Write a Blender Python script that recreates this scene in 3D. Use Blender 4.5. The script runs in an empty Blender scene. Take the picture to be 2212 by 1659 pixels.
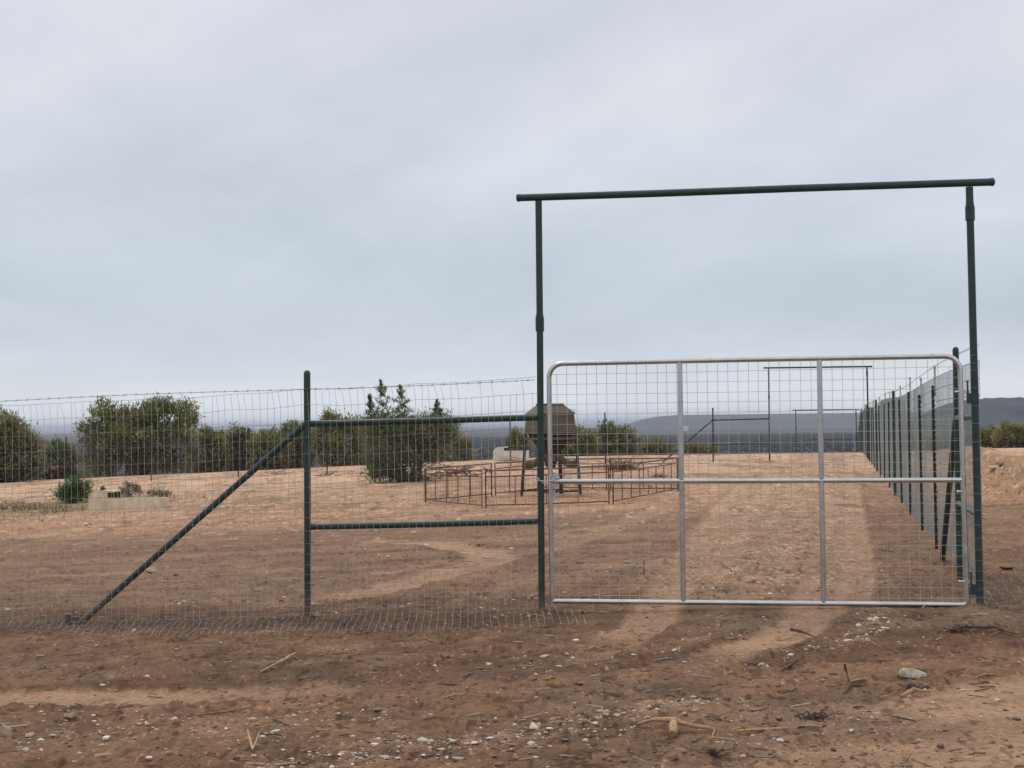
import bpy, math, random
import numpy as np
from math import radians as rad, sin, cos, pi
from mathutils import Matrix, Vector

scene = bpy.context.scene
COL = scene.collection

# ------------------------------------------------------------------ camera
EYE = 1.95
cam_data = bpy.data.cameras.new("camera")
cam_data.sensor_width = 36.0
cam_data.lens = 58.26
cam_data.clip_start = 0.1
cam_data.clip_end = 90000
cam = bpy.data.objects.new("camera", cam_data)
COL.objects.link(cam)
cam.matrix_world = Matrix.Translation((0, 0, EYE)) @ Matrix.Rotation(rad(91.37), 4, 'X') @ Matrix.Rotation(rad(-0.70), 4, 'Z')
scene.camera = cam

# ------------------------------------------------------------------ sky and sun
SUN_DIR = Vector((-0.30, 0.42, 0.86)).normalized()      # towards the sun
world = bpy.data.worlds.new("World")
scene.world = world
world.use_nodes = True
wn, wl = world.node_tree.nodes, world.node_tree.links
wn.clear()
w_out = wn.new("ShaderNodeOutputWorld")
w_bg = wn.new("ShaderNodeBackground"); w_bg.inputs[1].default_value = 0.1
sky = wn.new("ShaderNodeTexSky"); sky.sky_type = 'NISHITA'; sky.sun_disc = False
sky.sun_elevation = math.asin(SUN_DIR.z); sky.sun_rotation = math.atan2(SUN_DIR.x, SUN_DIR.y)
sky.air_density = 1.0; sky.dust_density = 2.0
tc = wn.new("ShaderNodeTexCoord")
sep = wn.new("ShaderNodeSeparateXYZ"); wl.new(tc.outputs["Generated"], sep.inputs[0])

def wmath(op, a, b=None, clamp=False):
    n = wn.new("ShaderNodeMath"); n.operation = op; n.use_clamp = clamp
    for i, v in enumerate((a, b)):
        if v is None: continue
        if isinstance(v, (int, float)): n.inputs[i].default_value = v
        else: wl.new(v, n.inputs[i])
    return n.outputs[0]

# overcast cloud deck: brightness and tint by elevation, broken by streaky noise laid on a flat deck
ramp = wn.new("ShaderNodeValToRGB"); cr = ramp.color_ramp; cr.interpolation = 'B_SPLINE'
wl.new(wmath('MAXIMUM', sep.outputs[2], 0.0), ramp.inputs[0])
stops = [(0.0, (9.3, 9.5, 9.9)), (0.03, (7.0, 7.4, 8.1)), (0.07, (5.5, 6.2, 7.1)), (0.12, (6.0, 6.6, 7.4)),
         (0.19, (7.3, 7.5, 8.1)), (0.28, (7.4, 7.5, 8.2)), (0.5, (8.2, 8.3, 8.7)), (1.0, (9.2, 9.3, 9.6))]
while len(cr.elements) < len(stops): cr.elements.new(0.5)
for e, (p, c) in zip(cr.elements, stops):
    e.position = p; e.color = (c[0] / 10, c[1] / 10, c[2] / 10, 1)
dz = wmath('ADD', wmath('MAXIMUM', sep.outputs[2], 0.0), 0.10)
comb = wn.new("ShaderNodeCombineXYZ")
wl.new(wmath('DIVIDE', sep.outputs[0], dz), comb.inputs[0]); wl.new(wmath('DIVIDE', sep.outputs[1], dz), comb.inputs[1])

def wnoise(scale, rot, loc, detail, rough, dist, src=None):
    mp = wn.new("ShaderNodeMapping"); wl.new((src or comb).outputs[0], mp.inputs[0])
    mp.vector_type = 'TEXTURE' if src else 'POINT'
    mp.inputs["Scale"].default_value = tuple(1 / v for v in scale) if src else scale; mp.inputs["Rotation"].default_value = (0, 0, -rot if src else rot); mp.inputs["Location"].default_value = loc
    n = wn.new("ShaderNodeTexNoise"); n.inputs["Scale"].default_value = 1.0
    n.inputs["Detail"].default_value = detail; n.inputs["Roughness"].default_value = rough; n.inputs["Distortion"].default_value = dist
    wl.new(mp.outputs[0], n.inputs[0])
    return n.outputs[0]
n1 = wnoise((0.62, 0.30, 1), -0.30, (1.3, 0.4, 0), 5, 0.52, 0.7)
n2 = wnoise((1.5, 0.5, 1), 0.5, (7.3, 2.4, 0), 5, 0.55, 0.5)
comb2 = wn.new("ShaderNodeCombineXYZ"); wl.new(sep.outputs[0], comb2.inputs[0]); wl.new(sep.outputs[2], comb2.inputs[1])
n3 = wnoise((2.6, 9.5, 1), -0.42, (3.1, 5.2, 0), 4, 0.5, 0.5, comb2)
streak = wmath('ADD', wmath('MULTIPLY', wmath('SUBTRACT', n3, 0.5), 0.26), wmath('ADD', wmath('MULTIPLY', wmath('SUBTRACT', n1, 0.5), 0.50), wmath('MULTIPLY', wmath('SUBTRACT', n2, 0.5), 0.26)))
fade = wmath('MULTIPLY', wmath('MULTIPLY', sep.outputs[2], 8.0), 1.0, True)
gain = wmath('ADD', wmath('MULTIPLY', streak, wmath('ADD', fade, 0.35)), 1.0)
gv = wn.new("ShaderNodeCombineXYZ")
for i, k in enumerate((1.08, 0.92, 0.76)): wl.new(wmath('ADD', wmath('MULTIPLY', wmath('SUBTRACT', gain, 1.0), k), (1.015, 1.02, 1.02)[i]), gv.inputs[i])
vm = wn.new("ShaderNodeVectorMath"); vm.operation = 'MULTIPLY'
up = wn.new("ShaderNodeVectorMath"); up.operation = 'SCALE'; up.inputs["Scale"].default_value = 10.0
wl.new(ramp.outputs[0], up.inputs[0]); wl.new(up.outputs[0], vm.inputs[0]); wl.new(gv.outputs[0], vm.inputs[1])
mixw = wn.new("ShaderNodeMix"); mixw.data_type = 'RGBA'; mixw.inputs[0].default_value = 0.93
wl.new(sky.outputs[0], mixw.inputs[6]); wl.new(vm.outputs[0], mixw.inputs[7])
wl.new(mixw.outputs[2], w_bg.inputs[0]); wl.new(w_bg.outputs[0], w_out.inputs[0])

sun_data = bpy.data.lights.new("sun", 'SUN')
sun_data.energy = 1.15; sun_data.angle = rad(14); sun_data.color = (1.0, 0.96, 0.90)
sun = bpy.data.objects.new("sun", sun_data); COL.objects.link(sun)
sun.rotation_mode = 'QUATERNION'; sun.rotation_quaternion = SUN_DIR.to_track_quat('Z', 'Y')
sun.location = (0, 0, 60)

scene.view_settings.view_transform = 'Standard'
scene.view_settings.look = 'None'
scene.view_settings.exposure = 0.0
scene.view_settings.gamma = 1.0
scene.view_settings.use_curve_mapping = False
scene.cycles.max_bounces = 6
scene.cycles.diffuse_bounces = 3
scene.cycles.transparent_max_bounces = 8
scene.cycles.volume_bounces = 0
scene.cycles.use_denoising = True

# ------------------------------------------------------------------ small tools
rng = np.random.default_rng(11)
random.seed(5)

def ihash(ix, iy, seed):
    h = (ix.astype(np.int64) * 374761393 + iy.astype(np.int64) * 668265263 + seed * 1274126177) & 0xFFFFFFFF
    h = ((h ^ (h >> 13)) * 1274126177) & 0xFFFFFFFF
    h = h ^ (h >> 16)
    return (h & 0xFFFFFF).astype(np.float32) / 16777215.0

def vnoise(x, y, seed=0):
    x0 = np.floor(x); y0 = np.floor(y)
    fx = (x - x0).astype(np.float32); fy = (y - y0).astype(np.float32)
    fx = fx * fx * fx * (fx * (fx * 6 - 15) + 10); fy = fy * fy * fy * (fy * (fy * 6 - 15) + 10)
    a = ihash(x0, y0, seed); b = ihash(x0 + 1, y0, seed); c = ihash(x0, y0 + 1, seed); d = ihash(x0 + 1, y0 + 1, seed)
    return (a + (b - a) * fx) * (1 - fy) + (c + (d - c) * fx) * fy

def fbm(x, y, seed=0, octv=4, gain=0.5):
    s = 0; a = 1.0; t = 0
    for i in range(octv):
        s = s + a * vnoise(x * 2 ** i + 17.3 * i, y * 2 ** i - 9.1 * i, seed + i); t += a; a *= gain
    return s / t - 0.5

def sp(x, w): return (np.sqrt(x * x + w * w) + x) / 2           # smooth ramp
def sstep(a, b, x):
    t = np.clip((x - a) / (b - a), 0, 1); return t * t * (3 - 2 * t)

ANG = rad(11.1)
U = np.array([cos(ANG), -sin(ANG)]); V = np.array([sin(ANG), cos(ANG)]); O = np.array([0.27, 16.85])

def lay(x, y):
    """broad lie of the land"""
    x = np.asarray(x, dtype=np.float64); y = np.asarray(y, dtype=np.float64)
    xs = 3.4 - sp(3.4 - x, 1.6)
    xs = -45 + sp(xs + 45, 6)
    z = 0.034 * xs - 0.006
    z = z * sstep(2, 9, y) + 0.0
    # windrow of bulldozed soil outside the right-hand fence
    s = (x - O[0]) * U[0] + (y - O[1]) * U[1]; t = (x - O[0]) * V[0] + (y - O[1]) * V[1]
    z = z + 0.42 * np.exp(-((s - 8.3 - 0.02 * (t - 20)) / 0.75) ** 2) * sstep(6, 20, t) * (1 - sstep(60, 85, t))
    z = z + 0.16 * sstep(7.5, 11, s) * sstep(4, 20, t)
    d = y + 0.03 * x
    z = z - 0.08 * sp(d - 97, 4) + 0.04 * sp(d - 124, 8)
    z = -28 + sp(z + 28, 2.0)
    return z

def H(x, y): return float(lay(x, y))
def gate_to_world(s, t, z=0.0): return (O[0] + U[0] * s + V[0] * t, O[1] + U[1] * s + V[1] * t, z)

CP = np.array([0, 0, EYE]); Rm = np.array(cam.matrix_world.to_3x3())
def ray(px, py):
    d = Rm @ np.array([(px - 1106) / 3580.0, -(py - 829.5) / 3580.0, -1.0]); return d
def ground_at(px, py):
    """world point on the land seen at that place of the photograph (2212 px wide)"""
    d = ray(px, py); z = 0.0
    for i in range(40):
        P = CP + d * ((z - EYE) / d[2]); z = 0.5 * z + 0.5 * H(P[0], P[1])
    return P[0], P[1], H(P[0], P[1])

def link(o, parent=None):
    COL.objects.link(o)
    if parent is not None: o.parent = parent
    return o

def tag(o, label=None, cat=None, group=None, kind=None):
    if label: o["label"] = label
    if cat: o["category"] = cat
    if group: o["group"] = group
    if kind: o["kind"] = kind
    return o

def thing(name, label, cat, loc=(0, 0, 0), rz=0.0, group=None):
    o = bpy.data.objects.new(name, None); o.location = loc; o.rotation_euler = (0, 0, rz); o.empty_display_size = 0.2
    link(o); return tag(o, label, cat, group)

class MB:
    """collects shapes, then becomes ONE mesh object"""
    def __init__(s): s.v = []; s.f = []; s.c = []; s.n = 0
    def add(s, verts, faces, col=None):
        verts = np.asarray(verts, dtype=np.float64).reshape(-1, 3)
        s.v.append(verts)
        for f in faces: s.f.append(tuple(int(i) + s.n for i in f))
        s.c.append(np.tile(np.array(col if col is not None else (1, 1, 1)), (len(verts), 1)))
        s.n += len(verts)
    def tube(s, pts, r, n=12, caps=True, col=None):
        pts = [np.array(p, dtype=float) for p in pts]
        rs = r if isinstance(r, (list, tuple, np.ndarray)) else [r] * len(pts)
        vs = []; prev = None
        for i, p in enumerate(pts):
            a = pts[max(i - 1, 0)]; b = pts[min(i + 1, len(pts) - 1)]
            t = b - a; L = np.linalg.norm(t); t = t / L if L > 1e-9 else np.array([0, 0, 1.0])
            if prev is None:
                ref = np.array([0, 0, 1.0]) if abs(t[2]) < 0.9 else np.array([1.0, 0, 0])
                x = np.cross(ref, t); x /= np.linalg.norm(x)
            else:
                x = prev - t * np.dot(prev, t); x /= max(np.linalg.norm(x), 1e-9)
            prev = x; y = np.cross(t, x)
            for k in range(n):
                a_ = 2 * pi * k / n; vs.append(p + rs[i] * (cos(a_) * x + sin(a_) * y))
        fs = []
        for i in range(len(pts) - 1):
            for k in range(n):
                k2 = (k + 1) % n; fs.append((i * n + k, i * n + k2, (i + 1) * n + k2, (i + 1) * n + k))
        if caps:
            fs.append(tuple(range(n - 1, -1, -1))); m = (len(pts) - 1) * n; fs.append(tuple(range(m, m + n)))
        s.add(vs, fs, col)
    def box(s, c, d, rot=None, bev=0.0, col=None):
        c = np.array(c, float); d = np.array(d, float) / 2
        if bev <= 0:
            vs = np.array([[x, y, z] for x in (-1, 1) for y in (-1, 1) for z in (-1, 1)]) * d
            fs = [(0, 1, 3, 2), (4, 6, 7, 5), (0, 4, 5, 1), (2, 3, 7, 6), (0, 2, 6, 4), (1, 5, 7, 3)]
        else:
            bm = __import__('bmesh').new(); import bmesh
            bmesh.ops.create_cube(bm, size=1.0)
            for v in bm.verts: v.co = Vector((v.co.x * 2 * d[0], v.co.y * 2 * d[1], v.co.z * 2 * d[2]))
            bmesh.ops.bevel(bm, geom=bm.edges[:] , offset=bev, segments=2, affect='EDGES')
            bm.verts.ensure_lookup_table(); bm.verts.index_update()
            vs = np.array([v.co[:] for v in bm.verts]); fs = [tuple(v.index for v in f.verts) for f in bm.faces]; bm.free()
        if rot is not None: vs = vs @ np.array(rot).T
        s.add(vs + c, fs, col)
    def prism(s, poly, y0, y1, col=None):
        """x-z outline drawn out along y"""
        n = len(poly)
        vs = [(x, y0, z) for x, z in poly] + [(x, y1, z) for x, z in poly]
        fs = [tuple(range(n)), tuple(range(2 * n - 1, n - 1, -1))]
        for i in range(n): j = (i + 1) % n; fs.append((i, i + n, j + n, j))
        s.add(vs, fs, col)
    def build(s, name, mat, parent=None, loc=None, smooth=True, rz=None):
        me = bpy.data.meshes.new(name)
        vs = np.concatenate(s.v) if s.v else np.zeros((0, 3))
        me.from_pydata(vs.tolist(), [], s.f)
        ca = me.color_attributes.new("Col", 'FLOAT_COLOR', 'POINT')
        ca.data.foreach_set("color", np.concatenate([np.concatenate(s.c), np.ones((len(vs), 1))], axis=1).astype(np.float32).ravel())
        me.materials.append(mat)
        if smooth:
            me.shade_smooth()
            try: me.set_sharp_from_angle(angle=rad(40))
            except Exception: pass
        me.update()
        o = bpy.data.objects.new(name, me)
        if loc is not None: o.location = loc
        if rz is not None: o.rotation_euler = (0, 0, rz)
        return link(o, parent)

def raw_mesh(name, verts, faces, mat, cols=None, parent=None, smooth=False, loc=None):
    """numpy triangles or quads straight into a mesh"""
    verts = np.asarray(verts, dtype=np.float32); faces = np.asarray(faces, dtype=np.int32)
    me = bpy.data.meshes.new(name); k = faces.shape[1]
    me.vertices.add(len(verts)); me.vertices.foreach_set("co", verts.ravel())
    me.loops.add(faces.size); me.loops.foreach_set("vertex_index", faces.ravel())
    me.polygons.add(len(faces)); me.polygons.foreach_set("loop_start", np.arange(0, faces.size, k, dtype=np.int32))
    try: me.polygons.foreach_set("loop_total", np.full(len(faces), k, dtype=np.int32))
    except Exception: pass
    me.polygons.foreach_set("use_smooth", np.full(len(faces), smooth, dtype=bool))
    me.update(calc_edges=True)
    if cols is not None:
        ca = me.color_attributes.new("Col", 'FLOAT_COLOR', 'POINT')
        c4 = np.ones((len(verts), 4), dtype=np.float32); c4[:, :3] = cols
        ca.data.foreach_set("color", c4.ravel())
    me.materials.append(mat)
    o = bpy.data.objects.new(name, me)
    if loc is not None: o.location = loc
    return link(o, parent)

# ------------------------------------------------------------------ materials
def mat_base(name):
    m = bpy.data.materials.new(name); m.use_nodes = True
    return m, m.node_tree.nodes, m.node_tree.links, m.node_tree.nodes["Principled BSDF"]

def mat(name, c1, c2, rough=0.6, metal=0.0, scale=8.0, detail=4, bump=0.0, use_attr=False, rough2=None, spec=0.5, stretch=(1, 1, 1), contrast=(0.35, 0.65)):
    m, n, l, b = mat_base(name)
    t = n.new("ShaderNodeTexCoord"); mp = n.new("ShaderNodeMapping"); mp.inputs["Scale"].default_value = stretch
    l.new(t.outputs["Object"], mp.inputs[0])
    no = n.new("ShaderNodeTexNoise"); no.inputs["Scale"].default_value = scale; no.inputs["Detail"].default_value = detail
    l.new(mp.outputs[0], no.inputs[0])
    r = n.new("ShaderNodeValToRGB"); r.color_ramp.elements[0].position = contrast[0]; r.color_ramp.elements[1].position = contrast[1]
    r.color_ramp.elements[0].color = (*c1, 1); r.color_ramp.elements[1].color = (*c2, 1)
    l.new(no.outputs[0], r.inputs[0])
    out = r.outputs[0]
    if use_attr:
        a = n.new("ShaderNodeVertexColor"); a.layer_name = "Col"
        mx = n.new("ShaderNodeMix"); mx.data_type = 'RGBA'; mx.blend_type = 'MULTIPLY'; mx.inputs[0].default_value = 1.0
        l.new(out, mx.inputs[6]); l.new(a.outputs[0], mx.inputs[7]); out = mx.outputs[2]
    l.new(out, b.inputs["Base Color"])
    b.inputs["Roughness"].default_value = rough; b.inputs["Metallic"].default_value = metal
    b.inputs["Specular IOR Level"].default_value = spec
    if rough2 is not None:
        mr = n.new("ShaderNodeMapRange"); mr.inputs[1].default_value = 0.3; mr.inputs[2].default_value = 0.7
        mr.inputs[3].default_value = rough; mr.inputs[4].default_value = rough2
        l.new(no.outputs[0], mr.inputs[0]); l.new(mr.outputs[0], b.inputs["Roughness"])
    if bump > 0:
        bp = n.new("ShaderNodeBump"); bp.inputs["Strength"].default_value = 1.0; bp.inputs["Distance"].default_value = bump
        l.new(no.outputs[0], bp.inputs["Height"]); l.new(bp.outputs[0], b.inputs["Normal"])
    return m

M_GREEN = mat("green_paint", (0.013, 0.038, 0.033), (0.023, 0.060, 0.052), 0.38, 0, 14, 6, 0.0, rough2=0.55)
def dusty(m):
    n, l = m.node_tree.nodes, m.node_tree.links; b = n["Principled BSDF"]; src = b.inputs["Base Color"].links[0].from_socket
    t = n.new("ShaderNodeTexCoord"); sp_ = n.new("ShaderNodeSeparateXYZ"); l.new(t.outputs["Object"], sp_.inputs[0])
    no = n.new("ShaderNodeTexNoise"); no.inputs["Scale"].default_value = 26; no.inputs["Detail"].default_value = 5; l.new(t.outputs["Object"], no.inputs[0])
    a = n.new("ShaderNodeMapRange"); a.inputs[1].default_value = 0.45; a.inputs[2].default_value = -0.05; a.inputs[3].default_value = -0.45; a.inputs[4].default_value = 0.55; l.new(sp_.outputs[2], a.inputs[0])
    ad = n.new("ShaderNodeMath"); ad.operation = 'ADD'; l.new(no.outputs[0], ad.inputs[0]); l.new(a.outputs[0], ad.inputs[1])
    r = n.new("ShaderNodeMapRange"); r.inputs[1].default_value = 0.42; r.inputs[2].default_value = 0.85; r.inputs[4].default_value = 0.8; l.new(ad.outputs[0], r.inputs[0])
    mx = n.new("ShaderNodeMix"); mx.data_type = 'RGBA'; l.new(r.outputs[0], mx.inputs[0]); l.new(src, mx.inputs[6]); mx.inputs[7].default_value = (0.16, 0.11, 0.075, 1)
    l.new(mx.outputs[2], b.inputs["Base Color"])
dusty(M_GREEN)
M_GALV = mat("galvanised", (0.57, 0.58, 0.585), (0.65, 0.66, 0.665), 0.20, 0.95, 9, 5, 0.0, rough2=0.29)
M_WIRE = mat("zinc_wire", (0.40, 0.41, 0.41), (0.56, 0.57, 0.56), 0.5, 0.3, 3, 3)
M_STAY = mat("stay_wire", (0.25, 0.30, 0.285), (0.35, 0.40, 0.385), 0.5, 0.4, 3, 3)
M_LINE = mat("line_wire_shaded", (0.13, 0.15, 0.145), (0.20, 0.22, 0.21), 0.5, 0.4, 3, 3)  # same wire as the stays; darker colour paints in its shaded underside
M_WIRE_OLD = mat("old_wire", (0.22, 0.20, 0.185), (0.36, 0.33, 0.30), 0.6, 0.3, 3, 3)
M_BARB = mat("barbed", (0.10, 0.10, 0.105), (0.22, 0.22, 0.22), 0.55, 0.5, 5, 3)
M_TPOST = mat("dark_tpost", (0.012, 0.022, 0.020), (0.035, 0.045, 0.040), 0.6, 0, 9, 4)
M_EXT = mat("pale_extension", (0.36, 0.38, 0.38), (0.52, 0.54, 0.53), 0.5, 0.5, 9, 4)
M_RUST = mat("rusty_steel", (0.105, 0.044, 0.028), (0.20, 0.09, 0.06), 0.8, 0.1, 20, 5, 0.0005)
M_OLIVE = mat("olive_sheet", (0.090, 0.075, 0.047), (0.130, 0.108, 0.070), 0.6, 0, 3, 6, 0.001)
M_OLIVE_D = mat("dark_steel", (0.030, 0.024, 0.018), (0.062, 0.046, 0.034), 0.65, 0, 8, 4)
M_CONC = mat("cream_concrete", (0.60, 0.50, 0.345), (0.76, 0.66, 0.49), 0.85, 0, 5, 6, 0.004)
M_WHITE = mat("white_concrete", (0.62, 0.60, 0.54), (0.78, 0.76, 0.70), 0.8, 0, 5, 6, 0.003)
M_DARK = mat("inside_shade", (0.012, 0.010, 0.009), (0.022, 0.019, 0.017), 0.9, 0, 5, 3)  # near-black colour stands in for shade inside hollows
M_WATER = mat("trough_water", (0.02, 0.025, 0.02), (0.03, 0.035, 0.03), 0.08, 0, 2, 2)
M_BARK = mat("grey_bark", (0.075, 0.060, 0.050), (0.155, 0.130, 0.112), 0.9, 0, 14, 5, 0.004)
M_ROCK = mat("limestone", (0.36, 0.29, 0.22), (0.66, 0.58, 0.48), 0.85, 0, 26, 6, 0.004, use_attr=True, contrast=(0.3, 0.6))
M_PEB = mat("pebbles", (0.70, 0.70, 0.70), (1.0, 1.0, 1.0), 0.85, 0, 9, 3, 0.0, use_attr=True)
M_WOOD = mat("bleached_wood", (0.27, 0.17, 0.10), (0.56, 0.41, 0.27), 0.75, 0, 18, 6, 0.002, use_attr=True, stretch=(1, 6, 6))
M_DKWOOD = mat("dark_bark", (0.045, 0.028, 0.020), (0.12, 0.078, 0.055), 0.9, 0, 24, 5, 0.003, use_attr=True)
M_GRASS = mat("dry_grass", (0.8, 0.8, 0.8), (1.1, 1.1, 1.1), 0.8, 0, 5, 3, use_attr=True)
M_INK = mat("ink", (0.02, 0.02, 0.05), (0.04, 0.04, 0.08), 0.6)

def leaf_mat(name):
    m, n, l, b = mat_base(name)
    a = n.new("ShaderNodeVertexColor"); a.layer_name = "Col"
    l.new(a.outputs[0], b.inputs["Base Color"]); b.inputs["Roughness"].default_value = 0.65
    b.inputs["Specular IOR Level"].default_value = 0.3
    tr = n.new("ShaderNodeBsdfTranslucent"); l.new(a.outputs[0], tr.inputs[0])
    mx = n.new("ShaderNodeMixShader"); mx.inputs[0].default_value = 0.42
    l.new(b.outputs[0], mx.inputs[1]); l.new(tr.outputs[0], mx.inputs[2]); l.new(mx.outputs[0], n["Material Output"].inputs[0])
    return m
M_LEAF = leaf_mat("foliage")

def ground_mat():
    m, n, l, b = mat_base("ground_dirt")
    a = n.new("ShaderNodeVertexColor"); a.layer_name = "Col"
    g = n.new("ShaderNodeNewGeometry")
    def noise(scale, detail, rough=0.6, st=(1, 1, 1)):
        mp = n.new("ShaderNodeMapping"); mp.inputs["Scale"].default_value = st; l.new(g.outputs["Position"], mp.inputs[0])
        no = n.new("ShaderNodeTexNoise"); no.inputs["Scale"].default_value = scale; no.inputs["Detail"].default_value = detail
        no.inputs["Roughness"].default_value = rough; l.new(mp.outputs[0], no.inputs[0]); return no.outputs[0]
    fine = noise(22, 6, 0.7); mid = noise(2.2, 5, 0.6, (0.5, 1, 1))
    mr = n.new("ShaderNodeMapRange"); mr.inputs[1].default_value = 0.25; mr.inputs[2].default_value = 0.75; mr.inputs[3].default_value = 0.58; mr.inputs[4].default_value = 1.42
    l.new(fine, mr.inputs[0])
    mr2 = n.new("ShaderNodeMapRange"); mr2.inputs[1].default_value = 0.25; mr2.inputs[2].default_value = 0.75; mr2.inputs[3].default_value = 0.84; mr2.inputs[4].default_value = 1.16
    l.new(mid, mr2.inputs[0])
    fine2 = noise(80, 3, 0.6)
    mr3 = n.new("ShaderNodeMapRange"); mr3.inputs[1].default_value = 0.25; mr3.inputs[2].default_value = 0.75; mr3.inputs[3].default_value = 0.72; mr3.inputs[4].default_value = 1.28
    l.new(fine2, mr3.inputs[0])
    mu = n.new("ShaderNodeMath"); mu.operation = 'MULTIPLY'; l.new(mr.outputs[0], mu.inputs[0]); l.new(mr2.outputs[0], mu.inputs[1])
    vs = n.new("ShaderNodeVectorMath"); vs.operation = 'SCALE'; mu3 = n.new("ShaderNodeMath"); mu3.operation = 'MULTIPLY'; l.new(mu.outputs[0], mu3.inputs[0]); l.new(mr3.outputs[0], mu3.inputs[1])
    l.new(a.outputs[0], vs.inputs[0]); l.new(mu3.outputs[0], vs.inputs["Scale"])
    l.new(vs.outputs[0], b.inputs["Base Color"])
    b.inputs["Roughness"].default_value = 0.95; b.inputs["Specular IOR Level"].default_value = 0.15
    bp = n.new("ShaderNodeBump"); bp.inputs["Distance"].default_value = 0.012; l.new(fine, bp.inputs["Height"]); l.new(bp.outputs[0], b.inputs["Normal"])
    return m
M_GROUND = ground_mat()

# ------------------------------------------------------------------ the ground: one sheet out to the horizon
def poly_px(pts): return np.array([ground_at(*p)[:2] for p in pts])
def dist_poly(x, y, P):
    d = np.full(x.shape, 1e9, dtype=np.float32)
    for i in range(len(P) - 1):
        a = P[i]; b = P[i + 1]; ab = b - a; L = ab @ ab
        t = np.clip(((x - a[0]) * ab[0] + (y - a[1]) * ab[1]) / L, 0, 1)
        d = np.minimum(d, np.hypot(x - a[0] - t * ab[0], y - a[1] - t * ab[1]))
    return d

# smooth tyre tracks (2212-px photograph places): points, half width m, strength
TRACKS = [
    ([(-900, 1545), (0, 1508), (350, 1503), (715, 1487), (900, 1470)], 0.34, 1.0),
    ([(-100, 1440), (60, 1442), (200, 1436)], 0.16, 0.6),
    ([(930, 1425), (1010, 1412), (1120, 1406)], 0.13, 1.4),
    ([(1120, 1455), (1240, 1425), (1330, 1385), (1400, 1340), (1450, 1270), (1500, 1190), (1560, 1100), (1620, 1040)], 0.28, 0.5),
    ([(1330, 1480), (1560, 1420), (1690, 1375), (1760, 1320), (1790, 1240), (1800, 1140), (1795, 1060)], 0.30, 0.5),
    ([(663, 1172), (800, 1166), (950, 1172), (1045, 1188), (1062, 1205), (1010, 1225), (900, 1252), (760, 1282), (640, 1300), (400, 1315)], 0.40, 0.6),
    ([(640, 1255), (820, 1237), (1000, 1205), (1160, 1188), (1300, 1150), (1440, 1090)], 0.3, 0.28),
    ([(1750, 1600), (1900, 1560), (2060, 1530), (2230, 1490), (2900, 1400)], 0.55, 0.8),
    ([(1500, 1680), (1900, 1640), (2230, 1600), (3000, 1520)], 0.5, 0.9),
    ([(0, 1165), (250, 1130), (480, 1108), (700, 1098), (900, 1103)], 0.5, 0.8),
    ([(1840, 1320), (1850, 1240), (1845, 1140), (1838, 1060), (1825, 1000)], 0.22, 0.7),
    ([(1490, 1290), (1560, 1180), (1640, 1060), (1690, 990)], 0.3, 0.5),
    ([(-100, 1250), (200, 1236), (480, 1222), (640, 1215)], 0.3, 0.45),
    ([(-100, 1085), (200, 1080), (430, 1060), (640, 1035), (760, 1018)], 0.6, 0.8),
    ([(1920, 1378), (2010, 1366), (2080, 1366)], 0.1, 1.2),
]
# stony ridges thrown up beside the tracks
RIDGES = [
    ([(1905, 1318), (1895, 1345), (1872, 1372), (1840, 1395), (1760, 1408), (1660, 1420)], 0.16, 3.0),
    ([(650, 1659), (832, 1616), (981, 1610), (1110, 1598), (1190, 1575), (1271, 1558), (1368, 1552), (1450, 1530)], 0.28, 3.0),
    ([(0, 1600), (300, 1570), (560, 1580), (760, 1560)], 0.5, 1.2),
    ([(1200, 1405), (1260, 1385), (1300, 1375), (1340, 1360), (1400, 1335)], 0.12, 2.0),
    ([(0, 1317), (200, 1310), (420, 1300), (560, 1296), (640, 1315)], 0.25, 1.8),
    ([(640, 1330), (800, 1313), (960, 1300), (1160, 1288)], 0.22, 2.2),
    ([(1200, 1150), (1290, 1140), (1420, 1125), (1480, 1110)], 0.3, 2.0),
    ([(1200, 1262), (1290, 1238), (1400, 1215), (1500, 1195)], 0.35, 1.8),
    ([(1500, 1420), (1580, 1440), (1640, 1450)], 0.2, 1.5),
    ([(1100, 1450), (1300, 1430), (1450, 1400), (1560, 1360)], 0.25, 0.9),
]
TR = [(poly_px(p), w, s) for p, w, s in TRACKS]
RD = [(poly_px(p), w, s) for p, w, s in RIDGES]

def fields(x, y):
    s = (x - O[0]) * U[0] + (y - O[1]) * U[1]; t = (x - O[0]) * V[0] + (y - O[1]) * V[1]
    smooth = np.zeros(x.shape, np.float32); edge = np.zeros(x.shape, np.float32)
    wob = 0.10 * fbm(x * 1.3, y * 1.3, 91, 3)
    for P, w, k in TR:
        d = dist_poly(x, y, P) * (1 + 0.25 * wob) + wob
        k = k * (1.0 + 1.3 * fbm(x * 0.8 + w * 50, y * 0.5, 93, 3) + 0.5 * fbm(x * 5, y * 3, 94, 2))
        for e in (P[0], P[-1]):                                     # tracks peter out
            k = k * sstep(0.0, 1.8, np.hypot((x - e[0]), (y - e[1]) * 0.6))
        smooth = np.maximum(smooth, k * (1 - sstep(w * 0.7, w * 1.15, d)))
        edge = np.maximum(edge, np.clip(k, 0, 1) * np.exp(-((d - w * 1.25) / (0.05 + w * 0.12)) ** 2))
    ridge = np.zeros(x.shape, np.float32)
    for P, w, k in RD:
        ridge = np.maximum(ridge, k / 3 * np.exp(-((dist_poly(x, y, P) + wob * 0.6) / w) ** 2))
    return s, t, smooth, edge, ridge

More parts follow.
